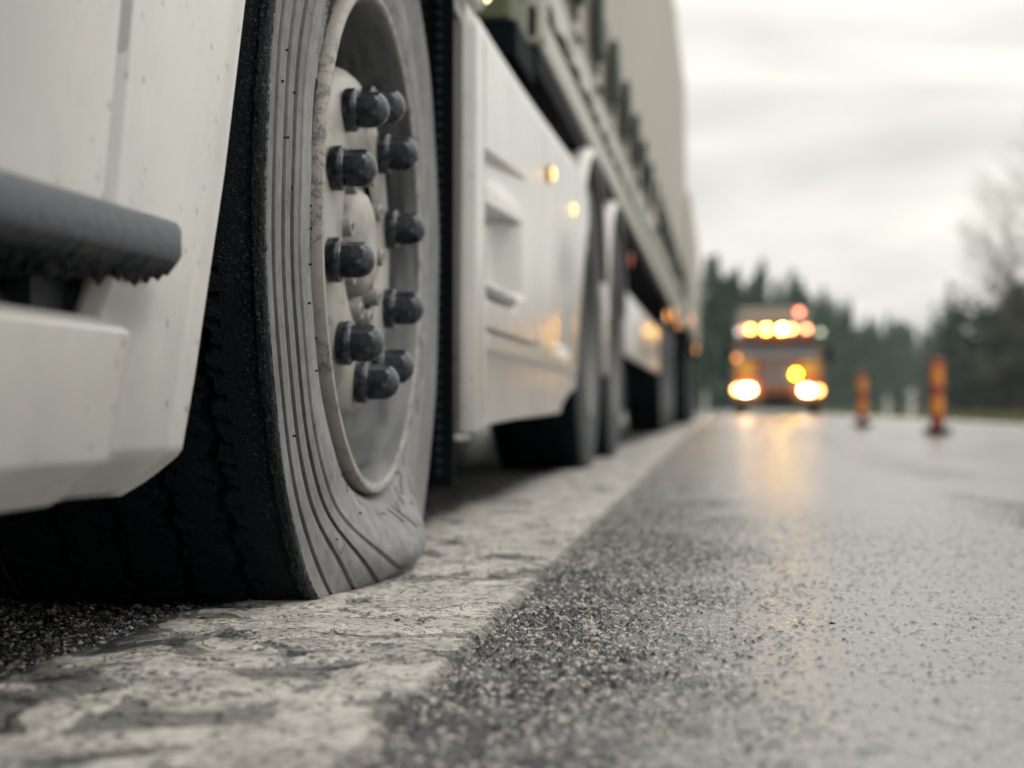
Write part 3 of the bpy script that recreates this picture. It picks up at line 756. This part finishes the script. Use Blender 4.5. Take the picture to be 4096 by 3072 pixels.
# wheel arch liner
mb = MB(); mb.lathe([(-.52, .02), (-.52, .60), (-.05, .60), (-.035, .615)], 'x', 90, (AX.x, AX.y, .47), 0, -20, 200)
mb.box(-1.0, -.52, 1.30, 1.36, .15, .75); mb.box(-1.25, -1.0, .6, 8.3, .42, .95); mb.box(-2.3, -2.05, .6, 8.3, .42, .95)
mb.box(-2.05, -1.25, 1.0, 8.0, .45, .60)
mb.obj('chassis_frame', MAT['black'], truck)
mb = MB(); mb.box(-1.00, -.44, .75, 2.86, .96, 1.0); mb.obj('cab_floor', MAT['black'], truck)
# mudflap with rows of small studs
mb = MB(); mb.box(-.90, -.445, 2.855, 2.868, .075, 1.30)
for cx in (-.470, -.497, -.53, -.565, -.60, -.64):
    for k in range(64):
        z = .10+k*.0185; mb.cyl((cx, 2.856, z), (cx, 2.848, z), .0072, .004, 6, 1)
mb.obj('mudflap', [MAT['flap'], MAT['letter']], truck)

# ---- skirt panel behind the wheel
te_z = [.16, .195, .216, .30, .40, .50, .616, .70, .787, .86, .92]; te_t = [4.80, 4.90, 5.137, 5.16, 5.18, 5.22, 5.28, 5.36, 5.45, 5.42, 5.30]
def zbot(t): return np.interp(t, [2.92, 3.03, 3.6, 4.84, 5.1, 5.5], [.163, .171, .183, .195, .214, .22])
ztop = lambda t: np.interp(t, [2.9, 4.7, 4.95, 5.3], [.902, .914, .918, .90])
nt2, nz2 = 420, 230
T = np.repeat(np.linspace(0, 1, nt2)[:, None], nz2, 1); Vv = np.repeat(np.linspace(0, 1, nz2)[None, :], nt2, 0)
Zr = .163+(.914-.163)*Vv
Te = np.interp(Zr, te_z, te_t); TT = 2.925+(Te-2.925)*T
Z = zbot(TT)+(ztop(TT)-zbot(TT))*Vv
w = np.zeros_like(TT)
w -= .020*(1-sstep(TT-2.925, 0, .03))**1.4
w -= .007*np.exp(-((TT-3.062)/.012)**2)*sstep(Z, .17, .2)
w -= .016*(1-sstep(ztop(TT)-Z, 0, .05))**1.3
w -= .015*sstep(Te-TT, .10, 0)
def rect(t, z, t0, t1, z0, z1, e=.012, et=.03): return sstep(t, t0-et, t0+et)*sstep(t1+et-t, 0, 2*et)*sstep(z, z0-e, z0+e)*sstep(z1+e-z, 0, 2*e)
zl = .663+(TT-3.1)*.056
w -= .022*sstep(zl+.006-Z, 0, .012)*sstep(Z, .600, .655)*sstep(TT, 3.075, 3.085)*(1-sstep(TT, 3.15, 3.85))
pk = sstep(TT, 3.078, 3.088)*(1-sstep(TT, 3.50-.0*Z, 3.66))*sstep(Z, .430, .445)*sstep(.572+(TT-3.1)*.045-Z, 0, .006)
w -= .055*pk
w -= .030*sstep(TT, 3.078, 3.088)*(1-sstep(TT, 3.44, 3.50))*sstep(Z, .398, .403)*sstep(.419-Z, 0, .005)
w += .006*sstep(TT, 3.078, 3.088)*(1-sstep(TT, 3.44, 3.50))*sstep(Z, .419, .422)*sstep(.434-Z, 0, .008)
w -= .020*sstep(TT, 3.078, 3.088)*(1-sstep(TT, 3.90, 3.96))*sstep(Z, .3385, .341)*sstep(.3505-Z, 0, .003)
inset = sstep(.312-Z, 0, .012)*sstep(TT, 3.078, 3.09)*(1-sstep(TT, 5.0, 5.1))
w -= .014*inset+.05*np.clip(.30-Z, 0, 1)*inset
cr = sstep(TT, 4.75-(Z-.35)*.15, 4.95-(Z-.35)*.15)
w -= .012*np.exp(-((TT-4.6-(Z-.5)*.3)/.22)**2)*sstep(Z, .33, .38)*sstep(.72-Z, 0, .2)
w += .006*np.sin((TT-3)*2.2)*np.sin(Z*6)
V = np.stack([-.42+w, TT, Z], -1).reshape(-1, 3)
o = mesh('skirt_panel', V, grid_faces(nt2, nz2), MAT['paint'], truck, smooth=True, angle=60)
md = o.modifiers.new('thickness', 'SOLIDIFY'); md.thickness = .012; md.offset = -1
mb = MB(); mb.box(-.50, -.440, 2.90, 3.02, .150, .161, 0, .004); mb.box(-.46, -.436, 2.93, 2.945, .16, .95); mb.obj('skirt_flange', MAT['paint'], truck)
# side deflector above the skirt's front edge, up the back corner of the cab
mb = MB(); mb.box(-.52, -.417, 2.93, 3.052, .905, 3.55, 0, .012); mb.obj('side_deflector', MAT['paint'], truck)
# deck equipment between cab and trailer
mb = MB(); mb.box(-.95, -.50, 3.0, 4.25, .62, .99, 0, .02); mb.box(-2.8, -.95, 3.0, 8.4, .60, 1.04); mb.box(-1.0, -.60, 4.3, 5.2, .3, 1.0, 0, .02); mb.box(-.96, -.475, 3.98, 4.35, 1.02, 1.10)
mb.obj('fuel_tank_or_light_block', MAT['black'], truck)
mb = MB(); mb.lathe([(3.12, .002), (3.12, .05), (3.14, .07), (3.60, .07), (3.62, .05), (3.62, .002)], 'y', 32, (-.60, 0, 1.125)); mb.obj('air_tank', MAT['steel'], truck)
mb = MB(); mb.box(-.90, -.49, 4.00, 4.24, 1.10, 1.42, 0, .02); mb.box(-.495, -.486, 4.04, 4.20, 1.34, 1.36); mb.obj('tool_box', MAT['olive'], truck)
mb = MB(); mb.box(-2.8, -.55, 3.0, 3.09, 1.03, 3.4); mb.obj('cab_back_wall', MAT['black'], truck)
mb = MB(); mb.box(-2.93, -2.90, 2.93, 5.2, .17, .92); mb.obj('skirt_panel', MAT['paint'], truck)
mb = MB(); mb.box(-2.85, -1.4, 3.1, 5.2, .20, .62, 0, .05); mb.obj('fuel_tank_or_light_block', MAT['black'], truck)  # unseen box, added to block daylight under the lorry
# unseen box added to keep daylight out from under the body
mb = MB(); mb.box(-1.25, -.52, 3.1, 5.2, .22, .62, 0, .03); mb.obj('underbody_light_block', MAT['black'], truck)

# fenders over the drive axles
def fender(c, r, a0, a1, x0, x1, parent, drop=None):
    mb = MB(); n = 40; prof_ = []
    V = []; 
    rows = [(x0, r-.030), (x0+.0, r-.02), (x0-.006, r-.006), (x0-.02, r), (x1, r), (x1, r-.012), (x0-.02, r-.012), (x0-.008, r-.03)]
    for k in range(n+1):
        a = R(a0+(a1-a0)*k/n)
        for x, q in rows: V.append((x, c[1]-q*math.cos(a)*1.10, c[2]+q*math.sin(a)))
    F = grid_faces(n+1, len(rows)).tolist()
    F += [(k*8+7, k*8, (k+1)*8, (k+1)*8+7) for k in range(n)]
    mb.add(V, F)
    if drop:
        mb.box(x0-.030, x0-.002, drop[0], drop[1], drop[2], drop[3], 0, .01)
    return mb.obj('mudguard', MAT['paint'], parent, angle=45)
fender((0, 5.95, .47), .62, 28, 160, -.435, -1.02, truck)
fender((0, 7.30, .47), .60, 8, 165, -.440, -1.02, truck, (6.56, 6.66, .33, .62))
mb = MB(); mb.box(-.475, -.452, 5.13, 5.40, .86, .99, 0, .02)
# marker lamps on the skirt
amb = emis('amber_marker_glow', (1., .52, .16), 3.2); pale = emis('pale_marker_glow', (1., .86, .42), 3.0, (.5, .45, .3))
def lamp(name, p, r, m, parent, ax='x', n=20, hous=True):
    mb = MB(); mb.lathe([(-.012, r*1.35), (.0, r*1.35), (.004, r*1.22)], ax, n, p, 1); mb.lathe([(.0035, r*1.2), (.008, r), (.012, r*.6), (.0135, .0005)], ax, n, p, 0)
    return mb.obj(name, [m, MAT['black']], parent)
lamp('marker_lamp', (-.418, 4.20, .772), .0150, amb, truck)
lamp('marker_lamp', (-.419, 4.80, .754), .0150, amb, truck)
lamp('marker_lamp', (-.418, 3.02, .925), .0100, pale, truck)
rdm = emis('dim_red_lamp', (.8, .16, .08), .5, (.2, .04, .02)); ambd = emis('dim_amber_lamp', (1., .40, .12), 4.5)

# ------------------------------------------------------------------ semi-trailer
tr = empty('semi_trailer', (-1.7, 12, 0), 'long high semi-trailer with cream curtain sides behind the cab of the parked truck', 'trailer')
truck_parent[0] = tr
XR = -.455; T0, T1 = 4.36, 19.6
nT, nZ = 1400, 40
T = np.repeat(np.linspace(T0+.1, T1-.08, nT)[:, None], nZ, 1); Z = np.repeat(np.linspace(1.33, 3.80, nZ)[None, :], nT, 0)
w = .028*np.sin(T*6.4+np.sin(Z*1.3)+1.5*np.sin(T*.9))*(1.1-.25*np.abs(Z-2.5))+.010*np.sin(T*2.3+Z*.6)+.004*np.sin(T*31)*np.exp(-((Z-1.35)/.2)**2)
mesh('curtain', np.stack([XR-.004+w, T, Z], -1).reshape(-1, 3), grid_faces(nT, nZ), MAT['curtain'], tr, angle=180)
mb = MB(); mb.box(XR-.03, XR+.004, T0, T1, 3.78, 3.90, 0, .012); mb.box(-2.98, XR-.03, T0, T1, 3.84, 3.90); mb.obj('roof', MAT['curtain'], tr)
mb = MB(); mb.box(-2.97, XR-.052, T0, T0+.07, 1.10, 3.84, 0, .02); mb.obj('front_wall', MAT['black'], tr)
mb = MB(); mb.box(XR-.05, XR+.006, T0, T0+.10, 1.13, 3.80, 0, .015); mb.obj('corner_post', MAT['hem'], tr)
mb = MB(); mb.box(-2.97, XR-.012, T1-.07, T1, 1.15, 3.84, 0, .02); mb.box(XR-.05, XR+.006, T1-.08, T1+.01, 1.13, 3.86, 0, .015); mb.obj('rear_doors', MAT['curtain'], tr)
mb = MB(); mb.box(-2.985, -2.97, T0, T1, 1.15, 3.84); mb.obj('curtain', MAT['curtain'], tr)
# hem with scalloped lower edge + side rail
nH = 1600; T = np.linspace(T0+.1, T1-.08, nH)
zlow = 1.225+.012*np.abs(np.sin(T*math.pi/.425))
zh = np.linspace(0, 1, 8)[None, :]; Z = zlow[:, None]+(1.335-zlow[:, None])*zh; TT_ = np.repeat(T[:, None], 8, 1)
w = .004+.008*np.sin(TT_*math.pi/.425)**2*(1-zh)
mesh('curtain_hem', np.stack([XR+.002+w, TT_, Z], -1).reshape(-1, 3), grid_faces(nH, 8), MAT['hem'], tr, angle=180)
mb = MB(); mb.box(XR-.06, XR-.004, T0, T1, 1.125, 1.224, 0, .01); mb.obj('side_rail', MAT['hem'], tr)
mb = MB(); mb.box(XR-.001, XR+.0040, T0+.1, T1-.1, 1.2245, 1.232); mb.obj('green_stripe', MAT['buckle'], tr)
mb = MB(); mb.box(-2.9, XR-.014, T0+.02, T1-.05, 1.06, 1.124); mb.box(-2.35, -2.15, 5.0, T1-.1, .72, 1.08); mb.box(-1.25, -1.05, 5.0, T1-.1, .72, 1.08); mb.box(-2.8, -.8, 8.6, 14.0, .55, 1.07)
mb.obj('trailer_frame', MAT['black'], tr)
# straps with buckles
mb = MB(); mb.box(XR+.001, XR+.0165, -.024, .024, 1.235, 1.72, 0, .003); sV = mb.V; sF = mb.F
mb2 = MB(); mb2.box(XR+.0175, XR+.046, -.075, .075, 1.400, 1.630, 0, .008); mb2.box(XR+.0175, XR+.030, -.03, .03, 1.345, 1.405, 0, .004)
st0 = None
for k in range(18):
    t = 5.10+k*.85
    if t > T1-.3: break
    if st0 is None:
        st0 = mesh('strap', np.array(sV)+np.array([0, t, 0]), sF, MAT['hem'], tr, angle=35, loc=(XR, t, 1.2)); o = st0
        b = mesh('buckle', np.array(mb2.V)+np.array([0, t, 0]), mb2.F, MAT['buckle'], st0, angle=35, loc=(XR, t, 1.2))
    else:
        o = dup(st0, tr); o.location = Vector((XR, t, 1.2))-origin(tr)
# trailer skirt panel and gear
mb = MB(); mb.box(-.53, -.495, 8.85, 13.4, .478, .808, 0, .02); mb.obj('side_guard', MAT['paint'], tr)
mb = MB(); mb.box(-.75, -.70, 8.3, 8.42, .10, 1.08, 0, .01); mb.box(-.80, -.62, 8.24, 8.48, .03, .08, 0, .01); mb.obj('landing_leg', MAT['black'], tr)
for q in (9.2, 12.9):
    mb = MB(); mb.box(-.84, -.534, q, q+.06, .5, .8); mb.obj('guard_bracket', MAT['black'], tr)
w3 = plain_wheel((-.52, 14.9, .49)); cp(w3, (-.52, 16.2, .49), tr); cp(w3, (-.52, 17.5, .49), tr)
w4 = plain_wheel((-2.92, 14.9, .49), side=-1); cp(w4, (-2.92, 16.2, .49), tr); cp(w4, (-2.92, 17.5, .49), tr)
lamp('marker_lamp', (-.492, 9.1, .98), .030, rdm, tr)
mb = MB(); mb.box(-.56, -.50, 9.05, 9.15, .95, 1.13); mb.obj('lamp_bracket', MAT['black'], tr)
for t, z in ((13.6, .92), (15.6, 1.05), (17.0, 1.02)): lamp('marker_lamp', (-.455, t, z), .034, ambd, tr); mb = MB(); mb.box(-.52, -.462, t-.03, t+.03, z-.03, 1.125); mb.obj('lamp_bracket', MAT['black'], tr)

# second, lower trailer coupled behind
t2 = empty('drawbar_trailer', (-1.65, 24, 0), 'lower cream trailer following the semi-trailer, at the far end of the parked truck', 'trailer')
mb = MB(); mb.box(-2.9, -.40, 20.6, 27.6, 1.15, 2.75, 0, .03); mb.obj('body', MAT['curtain'], t2)
mb = MB(); mb.box(-2.8, -.42, 20.6, 27.6, .95, 1.14); mb.box(-1.8, -1.5, 19.7, 20.6, .9, 1.0); mb.obj('trailer_frame', MAT['black'], t2)
truck_parent[0] = t2
w5 = plain_wheel((-.46, 22.2, .49)); cp(w5, (-.46, 25.9, .49), t2)
lamp('marker_lamp', (-.40, 21.2, 1.28), .05, ambd, t2); lamp('marker_lamp', (-.40, 24.0, 1.02), .05, ambd, t2)

# ------------------------------------------------------------------ recovery truck coming up the lane
TX, TY = 1.45, 48.5
tow = empty('recovery_truck', (TX, TY, 0), 'recovery truck with lit headlights and amber roof beacons driving up the wet road', 'truck')
YEL = simple('yellow_truck_paint', (.50, .27, .03), .3, var=.1, coat=.5); RED = simple('dark_red_truck_paint', (.20, .035, .02), .35, var=.15, coat=.5)
ORG = simple('orange_truck_paint', (.24, .062, .010), .35, var=.1, coat=.4); SAL = simple('salmon_roof_sign', (.30, .12, .075), .5, var=.1)
GRB = simple('grey_box_body', (.20, .20, .20), .5, var=.1, nscale=2); GRL = simple('grey_maroon_grille', (.14, .09, .085), .4, var=.4, nscale=8)
def tb(name, m, boxes, bev=.03, parent=tow):
    mb = MB()
    for (x0, x1, y0, y1, z0, z1) in boxes: mb.box(TX+x0, TX+x1, TY+y0, TY+y1, z0, z1, 0, bev)
    return mb.obj(name, m, parent, angle=35)
cab2 = tb('cab', ORG, [(-1.20, 1.20, 0, 2.1, .45, 1.56), (-1.16, 1.16, .10, 2.1, 1.56, 2.06)], .06)
for s in (-1, 1):
    tb('corner_panel', YEL, [(min(s*.62, s*1.10), max(s*.62, s*1.10), -.012, .002, 1.14, 1.52)], .01)
    tb('side_stripe', RED, [(min(s*.46, s*.62), max(s*.46, s*.62), -.012, .002, .95, 1.50)], .005)
    mb = MB()
    mb.lathe([(0, .36), (.03, .46), (.06, .49), (.24, .49), (.28, .44), (.28, .2), (.25, .01)], 'x', 48, (TX+s*1.0-.14, TY+1.15, .49)); mb.obj('wheel', MAT['tread'], tow)
    tb('mirror', MAT['black'], [(min(s*1.28, s*1.46), max(s*1.28, s*1.46), .0, .1, 1.45, 1.92), (min(s*1.15, s*1.34), max(s*1.15, s*1.34), .04, .08, 1.86, 1.9)], .02)
gr_ = tb('grille', GRL, [(-.44, .44, -.03, .003, .78, 1.50)], .02)
for k in range(6): tb('grille_bar', MAT['steel'], [(-.40, .40, -.045, -.031, .86+k*.11, .89+k*.11)], .004, gr_)
tb('bumper', simple('dark_bumper', (.16, .07, .03), .5), [(-1.22, 1.22, -.12, .05, .36, .62)], .04)
tb('lower_grille', MAT['black'], [(-.45, .45, -.14, -.121, .40, .62)], .004)
tb('windscreen', simple('windscreen_glass', (.24, .25, .26), .15, var=.1, bd=.0001), [(-1.06, 1.06, .075, .0995, 1.60, 1.93)], .01)
tb('sun_visor', MAT['black'], [(-1.12, 1.12, -.10, .12, 1.95, 2.045)], .02)
tb('roof_sign', SAL, [(-1.02, 1.02, .12, .32, 2.065, 2.30)], .03)
lb = tb('light_bar', MAT['plastic'], [(-1.12, 1.16, .02, .10, 2.305, 2.33)], .01)
tb('box_body', GRB, [(-1.06, 1.0, 3.1, 8.2, .9, 3.15)], .06)
tb('chassis_frame', MAT['black'], [(-.5, .5, .3, 7.4, .5, .9)], .02)
def bulb(name, x, z, y, r, col, stg, par=tow, base=(.4, .3, .2)):
    m = emis('lit_%s_glass' % name, col, stg, base)
    mb = MB(); mb.lathe([(.05, r*1.1), (0., r*1.1), (-.012, r), (-.05, r*.75), (-.07, r*.4), (-.076, .001)], 'y', 28, (TX+x, TY+y, z)); return mb.obj(name, m, par)
bulb('headlight', -.90, .72, -.13, .105, (1., .74, .42), 34); bulb('headlight', .83, .70, -.13, .105, (1., .74, .42), 20)
bulb('headlight', -.76, .735, -.13, .095, (1., .74, .42), 22); bulb('headlight', .70, .715, -.13, .085, (1., .74, .42), 28)
bulb('indicator', -1.12, .73, -.13, .08, (1., .55, .16), 20); bulb('indicator', 1.09, .70, -.13, .08, (1., .42, .10), 16)
bulb('strobe_light', .48, 1.15, -.05, .075, (1., .62, .015), 45)
for x, c, s_ in ((-.75, (1., .45, .08), 26), (-.32, (1., .45, .03), 120), (.11, (1., .50, .045), 200), (.36, (1., .42, .10), 26), (.77, (1., .34, .14), 13), (-.93, (1., .3, .14), 3.4)):
    bulb('beacon_light', x, 2.385, .06, .07, c, s_, lb)
bulb('marker_light', -1.06, 2.33, .06, .06, (.7, .8, .7), 2.4, lb); bulb('marker_light', 1.15, 2.30, .06, .06, (.7, .85, .6), 2.4, lb)
bulb('work_light', .70, 3.02, 3.08, .08, (1., .22, .12), 7.5); bulb('side_marker', -1.13, 1.60, -.02, .06, (1., .35, .08), 3.)

# ------------------------------------------------------------------ orange lane marker posts
def marker(x, y, lab):
    r = empty('lane_marker_post', (x, y, 0), lab, 'lane marker', 'orange lane marker posts')
    mb = MB(); mb.box(x-.10, x+.10, y-.10, y+.10, .006, .06, 0, .02); mb.obj('base', MAT['flap'], r)
    o1 = simple('orange_post_plastic', (.62, .21, .03), .45, var=.1); o2 = simple('dark_red_post_band', (.24, .035, .02), .45, var=.1)
    mb = MB(); H = .57; seg = [(.061, .17, 1), (.17, .30, 0), (.30, .385, 1), (.385, .53, 0), (.53, .57, 1)]
    for a, b, m in seg: mb.lathe([(a, .050), (b, .050)], 'z', 28, (x, y, 0), m)
    mb.lathe([(.57, .050), (.585, .045), (.592, .03), (.594, .0005)], 'z', 28, (x, y, 0), 1)
    mb.obj('post', [o1, o2], r)
marker(1.60, 13.6, 'nearer orange and red marker post on a black base standing on the wet road')
marker(1.47, 19.2, 'farther orange and red marker post on the wet road, next to the recovery truck')

# delineators at the roadside
def delineator(x, y, h, lab):
    r = empty('delineator_post', (x, y, 0), lab, 'road post', 'white roadside posts')
    mb = MB(); mb.box(x-.06, x+.06, y-.04, y+.04, -.25, h, 0, .02); mb.obj('post', MAT['wpost'], r)
    mb = MB(); mb.box(x-.045, x+.045, y-.047, y-.0405, h-.25, h-.08, 0, .003); mb.obj('reflector', MAT['steel'], r)
delineator(-.70, 64, .85, 'white roadside post just right of the parked truck, in front of the dark trees')
delineator(4.15, 40, .62, 'pale roadside post behind the nearer orange marker post')
delineator(4.25, 47, .50, 'pale roadside post between the two orange marker posts')

# ------------------------------------------------------------------ trees
def leaf_mat(name, c1, c2):
    g = G(name); p = g.P()
    return g.fin(g.mix(g.ss(g.noise(p, 1.3, 3.), .35, .65), c1, c2), .9, 0.)
LM = [leaf_mat('spruce_needles', (.022, .064, .042), (.042, .104, .070)), leaf_mat('dark_needles', (.034, .058, .050), (.055, .080, .064)), leaf_mat('brown_green_leaves', (.045, .052, .036), (.07, .07, .05))]
def conifer_data(seed, H, spread, mat, bare=0.):
    rs = random.Random(seed); V = []; F = []
    whorl = int(H*2.6)
    for k in range(whorl):
        u = k/whorl; z = H*(.10+.90*u); L = spread*(1-u)**.85*rs.uniform(.75, 1.15)+.12
        nb_ = 9 if u < .7 else 6
        for b in range(nb_):
            if rs.random() < .12: continue
            a = rs.uniform(0, 6.283); Lb = L*rs.uniform(.6, 1.1)
            for s_ in range(5):
                f = (s_+.6)/5; cx, cy_, cz = math.cos(a)*Lb*f, math.sin(a)*Lb*f, z-f*Lb*.28+rs.uniform(-.1, .1)
                sz = (.42+.35*(1-f))*(.55+.5*(1-u))
                for q in range(2):
                    d = [Vector((rs.gauss(0, 1), rs.gauss(0, 1), rs.gauss(0, .6))).normalized()*sz*rs.uniform(.6, 1.2) for _ in range(3)]
                    i0 = len(V); V += [(cx+e.x, cy_+e.y, cz+e.z) for e in d]; F.append((i0, i0+1, i0+2))
    cm = bpy.data.meshes.new('crown'); cm.from_pydata(V, [], F); cm.materials.append(mat); cm.update()
    mb = MB(); mb.cyl((0, 0, -.6), (0, 0, H*.97), H*.014+.05, .02, 8)
    tm = bpy.data.meshes.new('trunk'); tm.from_pydata(mb.V, [], mb.F); tm.materials.append(MAT['bark']); tm.update()
    return cm, tm
def round_data(seed, H, mat):
    rs = random.Random(seed); V = []; F = []; mb = MB(); mb.cyl((0, 0, -.6), (0, 0, H*.6), .16, .07, 8)
    for k in range(16):
        a = rs.uniform(0, 6.28); zc = H*rs.uniform(.18, .92); rr = H*.26*math.sin(math.pi*min(1, (zc/H)*.9+.08))*rs.uniform(.4, 1); c = Vector((math.cos(a)*rr, math.sin(a)*rr, zc))
        mb.cyl((0, 0, min(zc*.7, H*.55)), c, .05, .02, 5)
        for q in range(85):
            d = Vector((rs.gauss(0, 1), rs.gauss(0, 1), rs.gauss(0, .8)))*H*.062; s_ = rs.uniform(.14, .34); e = [Vector((rs.gauss(0, 1), rs.gauss(0, 1), rs.gauss(0, 1)))*s_ for _ in range(3)]
            i0 = len(V); V += [tuple(c+d+x) for x in e]; F.append((i0, i0+1, i0+2))
    cm = bpy.data.meshes.new('crown'); cm.from_pydata(V, [], F); cm.materials.append(mat); cm.update()
    tm = bpy.data.meshes.new('trunk'); tm.from_pydata(mb.V, [], mb.F); tm.materials.append(MAT['bark']); tm.update()
    return cm, tm
con = [conifer_data(s, 18, 4.0+.45*(s % 3), LM[0] if s % 3 else LM[1]) for s in range(6)]
rnd = [round_data(20+s, 10, LM[1 if s % 2 else 2]) for s in range(4)]
def tree(kind, x, y, s, sz, name, label, cat, group):
    e = empty(name, (x, y, -.3), label, cat, group); e.scale = (s, s, sz); e.rotation_euler = (0, 0, random.uniform(0, 6.28))
    for nm, me in zip(('crown', 'trunk'), kind):
        o = bpy.data.objects.new(nm, me); C.objects.link(o); o.parent = e
    return e
edge = [(-26, 182), (-7, 186), (-3, 190), (3, 222), (10, 255), (18, 318), (28, 360), (44, 440), (62, 480), (84, 490), (120, 470)]
seg = []; 
for (x0, y0), (x1, y1) in zip(edge[:-1], edge[1:]):
    n = max(1, int(math.hypot(x1-x0, y1-y0)/4.2))
    for k in range(n): seg.append((x0+(x1-x0)*k/n, y0+(y1-y0)*k/n))
for row in range(4):
    for i, (x, y) in enumerate(seg):
        if row and random.random() < .25: continue
        h = random.uniform(.80, 1.10)
        if random.random() < .16: h *= 1.14
        if x > 40: h *= 1.18
        if x < 8: h *= random.uniform(.90, 1.02)
        tree(con[random.randrange(6)], x+random.uniform(-1.5, 1.5), y+row*7+random.uniform(-2, 2), random.uniform(.85, 1.15), h, 'spruce_tree',
             'dark green spruce in the blurred forest edge beyond the road', 'tree', 'spruces of the forest edge')
# forest interior & undergrowth so that no daylight shows under the crowns
rs = random.Random(9); V = []; F = []
for (x, y) in seg:
    for q in range(150):
        c = Vector((x+rs.uniform(-3, 3), y+rs.uniform(3, 16), abs(rs.gauss(0, 4.)))); e = [Vector((rs.gauss(0, 1), rs.gauss(0, .6), rs.gauss(0, 1)))*.9 for _ in range(3)]
        i0 = len(V); V += [tuple(c+d) for d in e]; F.append((i0, i0+1, i0+2))
o = mesh('forest_undergrowth', V, np.array(F), LM[1], smooth=False); setp(o, 'dense dark undergrowth between the spruces of the forest edge', 'undergrowth', kind='stuff')
# nearer clump on the right
clump = [(19.8, 158, 1.02), (22.5, 154, 1.06), (25.2, 150, 1.12), (28, 148, 1.1), (31, 146, 1.15), (34.5, 143, 1.2), (21.5, 164, 1.0), (26.5, 160, 1.1), (30, 158, 1.1), (38, 140, 1.2), (23.6, 146, .8), (27.6, 141, .85), (33, 136, .9)]
for i, (x, y, h) in enumerate(clump):
    tree(rnd[i % 4] if i % 3 else con[i % 6], x, y, 1.15 if i % 3 else .62, h if i % 3 else h*.58, 'roadside_tree', 'dark bushy tree in the clump at the right edge of the picture', 'tree', 'trees of the right-hand clump')
rs = random.Random(19); V = []; F = []
for q in range(9000):
    u = rs.random(); c = Vector((19+u*24+rs.uniform(-1, 1), 156-u*22+rs.uniform(-1.5, 6), abs(rs.gauss(0, 4.2)))); e = [Vector((rs.gauss(0, 1), rs.gauss(0, .6), rs.gauss(0, 1)))*.42 for _ in range(3)]
    i0 = len(V); V += [tuple(c+d) for d in e]; F.append((i0, i0+1, i0+2))
o = mesh('roadside_bushes', V, np.array(F), LM[1], smooth=False); setp(o, 'low dark bushes filling the foot of the tree clump at the right', 'bushes', kind='stuff')
# bare trees
def bare_tree(x, y, H, seed, lab):
    rs = random.Random(seed); e = empty('bare_tree', (x, y, -.3), lab, 'tree'); tk = MB(); cr_ = MB()
    def grow(p, d, L, r, lev):
        q = p+d*L; (tk if lev < 2 else cr_).cyl(p, q, r, r*.66, 6 if lev < 2 else 4, caps=False)
        if lev >= 5: return
        for k in range(3 if lev else 4):
            nd = (d+Vector((rs.gauss(0, .42), rs.gauss(0, .42), rs.gauss(.10, .25)))).normalized(); grow(p+d*L*rs.uniform(.55, 1.), nd, L*rs.uniform(.55, .8), r*.6, lev+1)
        grow(q, (d+Vector((rs.gauss(0, .12), rs.gauss(0, .12), .08))).normalized(), L*.72, r*.66, lev+1)
    grow(Vector((x, y, -.3)), Vector((0, 0, 1)), H*.33, .11, 0)
    tk.obj('trunk', MAT['bark'], e, angle=60); cr_.obj('crown', simple('pale_twigs', (.24, .225, .21), .9), e, angle=60)
bare_tree(24.4, 150, 21, 4, 'tall leafless tree rising above the clump at the right edge')
bare_tree(28.5, 152, 27, 8, 'second leafless tree at the very right edge of the picture')
# grass on the right verge
rs = np.random.default_rng(4); n = 26000
gx = 4.0+np.abs(rs.normal(0, 1, n))*5; gy = rs.uniform(6, 130, n)
gz = -.001-np.clip(gx-3.9, 0, 1.5)*.2; gz = np.where(gx > 5.4, -.06, gz); hgt = rs.uniform(.04, .16, n); an = rs.uniform(0, 6.28, n); wd = rs.uniform(.01, .03, n)
V = np.stack([np.stack([gx-wd*np.cos(an), gy-wd*np.sin(an), gz], -1), np.stack([gx+wd*np.cos(an), gy+wd*np.sin(an), gz], -1), np.stack([gx+rs.normal(0, .03, n), gy+rs.normal(0, .03, n), gz+hgt], -1)], 1).reshape(-1, 3)
g_ = G('verge_grass_blades'); gm = g_.fin(g_.mix(g_.ss(g_.noise(g_.P(), .9, 3.), .4, .6), (.06, .085, .03), (.16, .13, .06)), .9)
o = mesh('grass', V, np.arange(3*n).reshape(-1, 3), gm, smooth=False); setp(o, 'rough green and straw coloured grass on the right-hand verge', 'grass', kind='stuff')

# ------------------------------------------------------------------ damp air
hm = bpy.data.materials.new('haze'); hm.use_nodes = True; t_ = hm.node_tree; t_.nodes.clear()
pv = N(t_, 'ShaderNodeVolumePrincipled'); pv.inputs['Color'].default_value = (.84, .93, .95, 1); pv.inputs['Density'].default_value = .0002; pv.inputs['Anisotropy'].default_value = .2
om = N(t_, 'ShaderNodeOutputMaterial'); t_.links.new(pv.outputs[0], om.inputs['Volume'])
mb = MB(); mb.box(-260, 260, -30, 640, -1.2, 30)
o = mb.obj('haze', hm, smooth=False); setp(o, 'thin damp air greying the far forest', 'haze', kind='stuff')
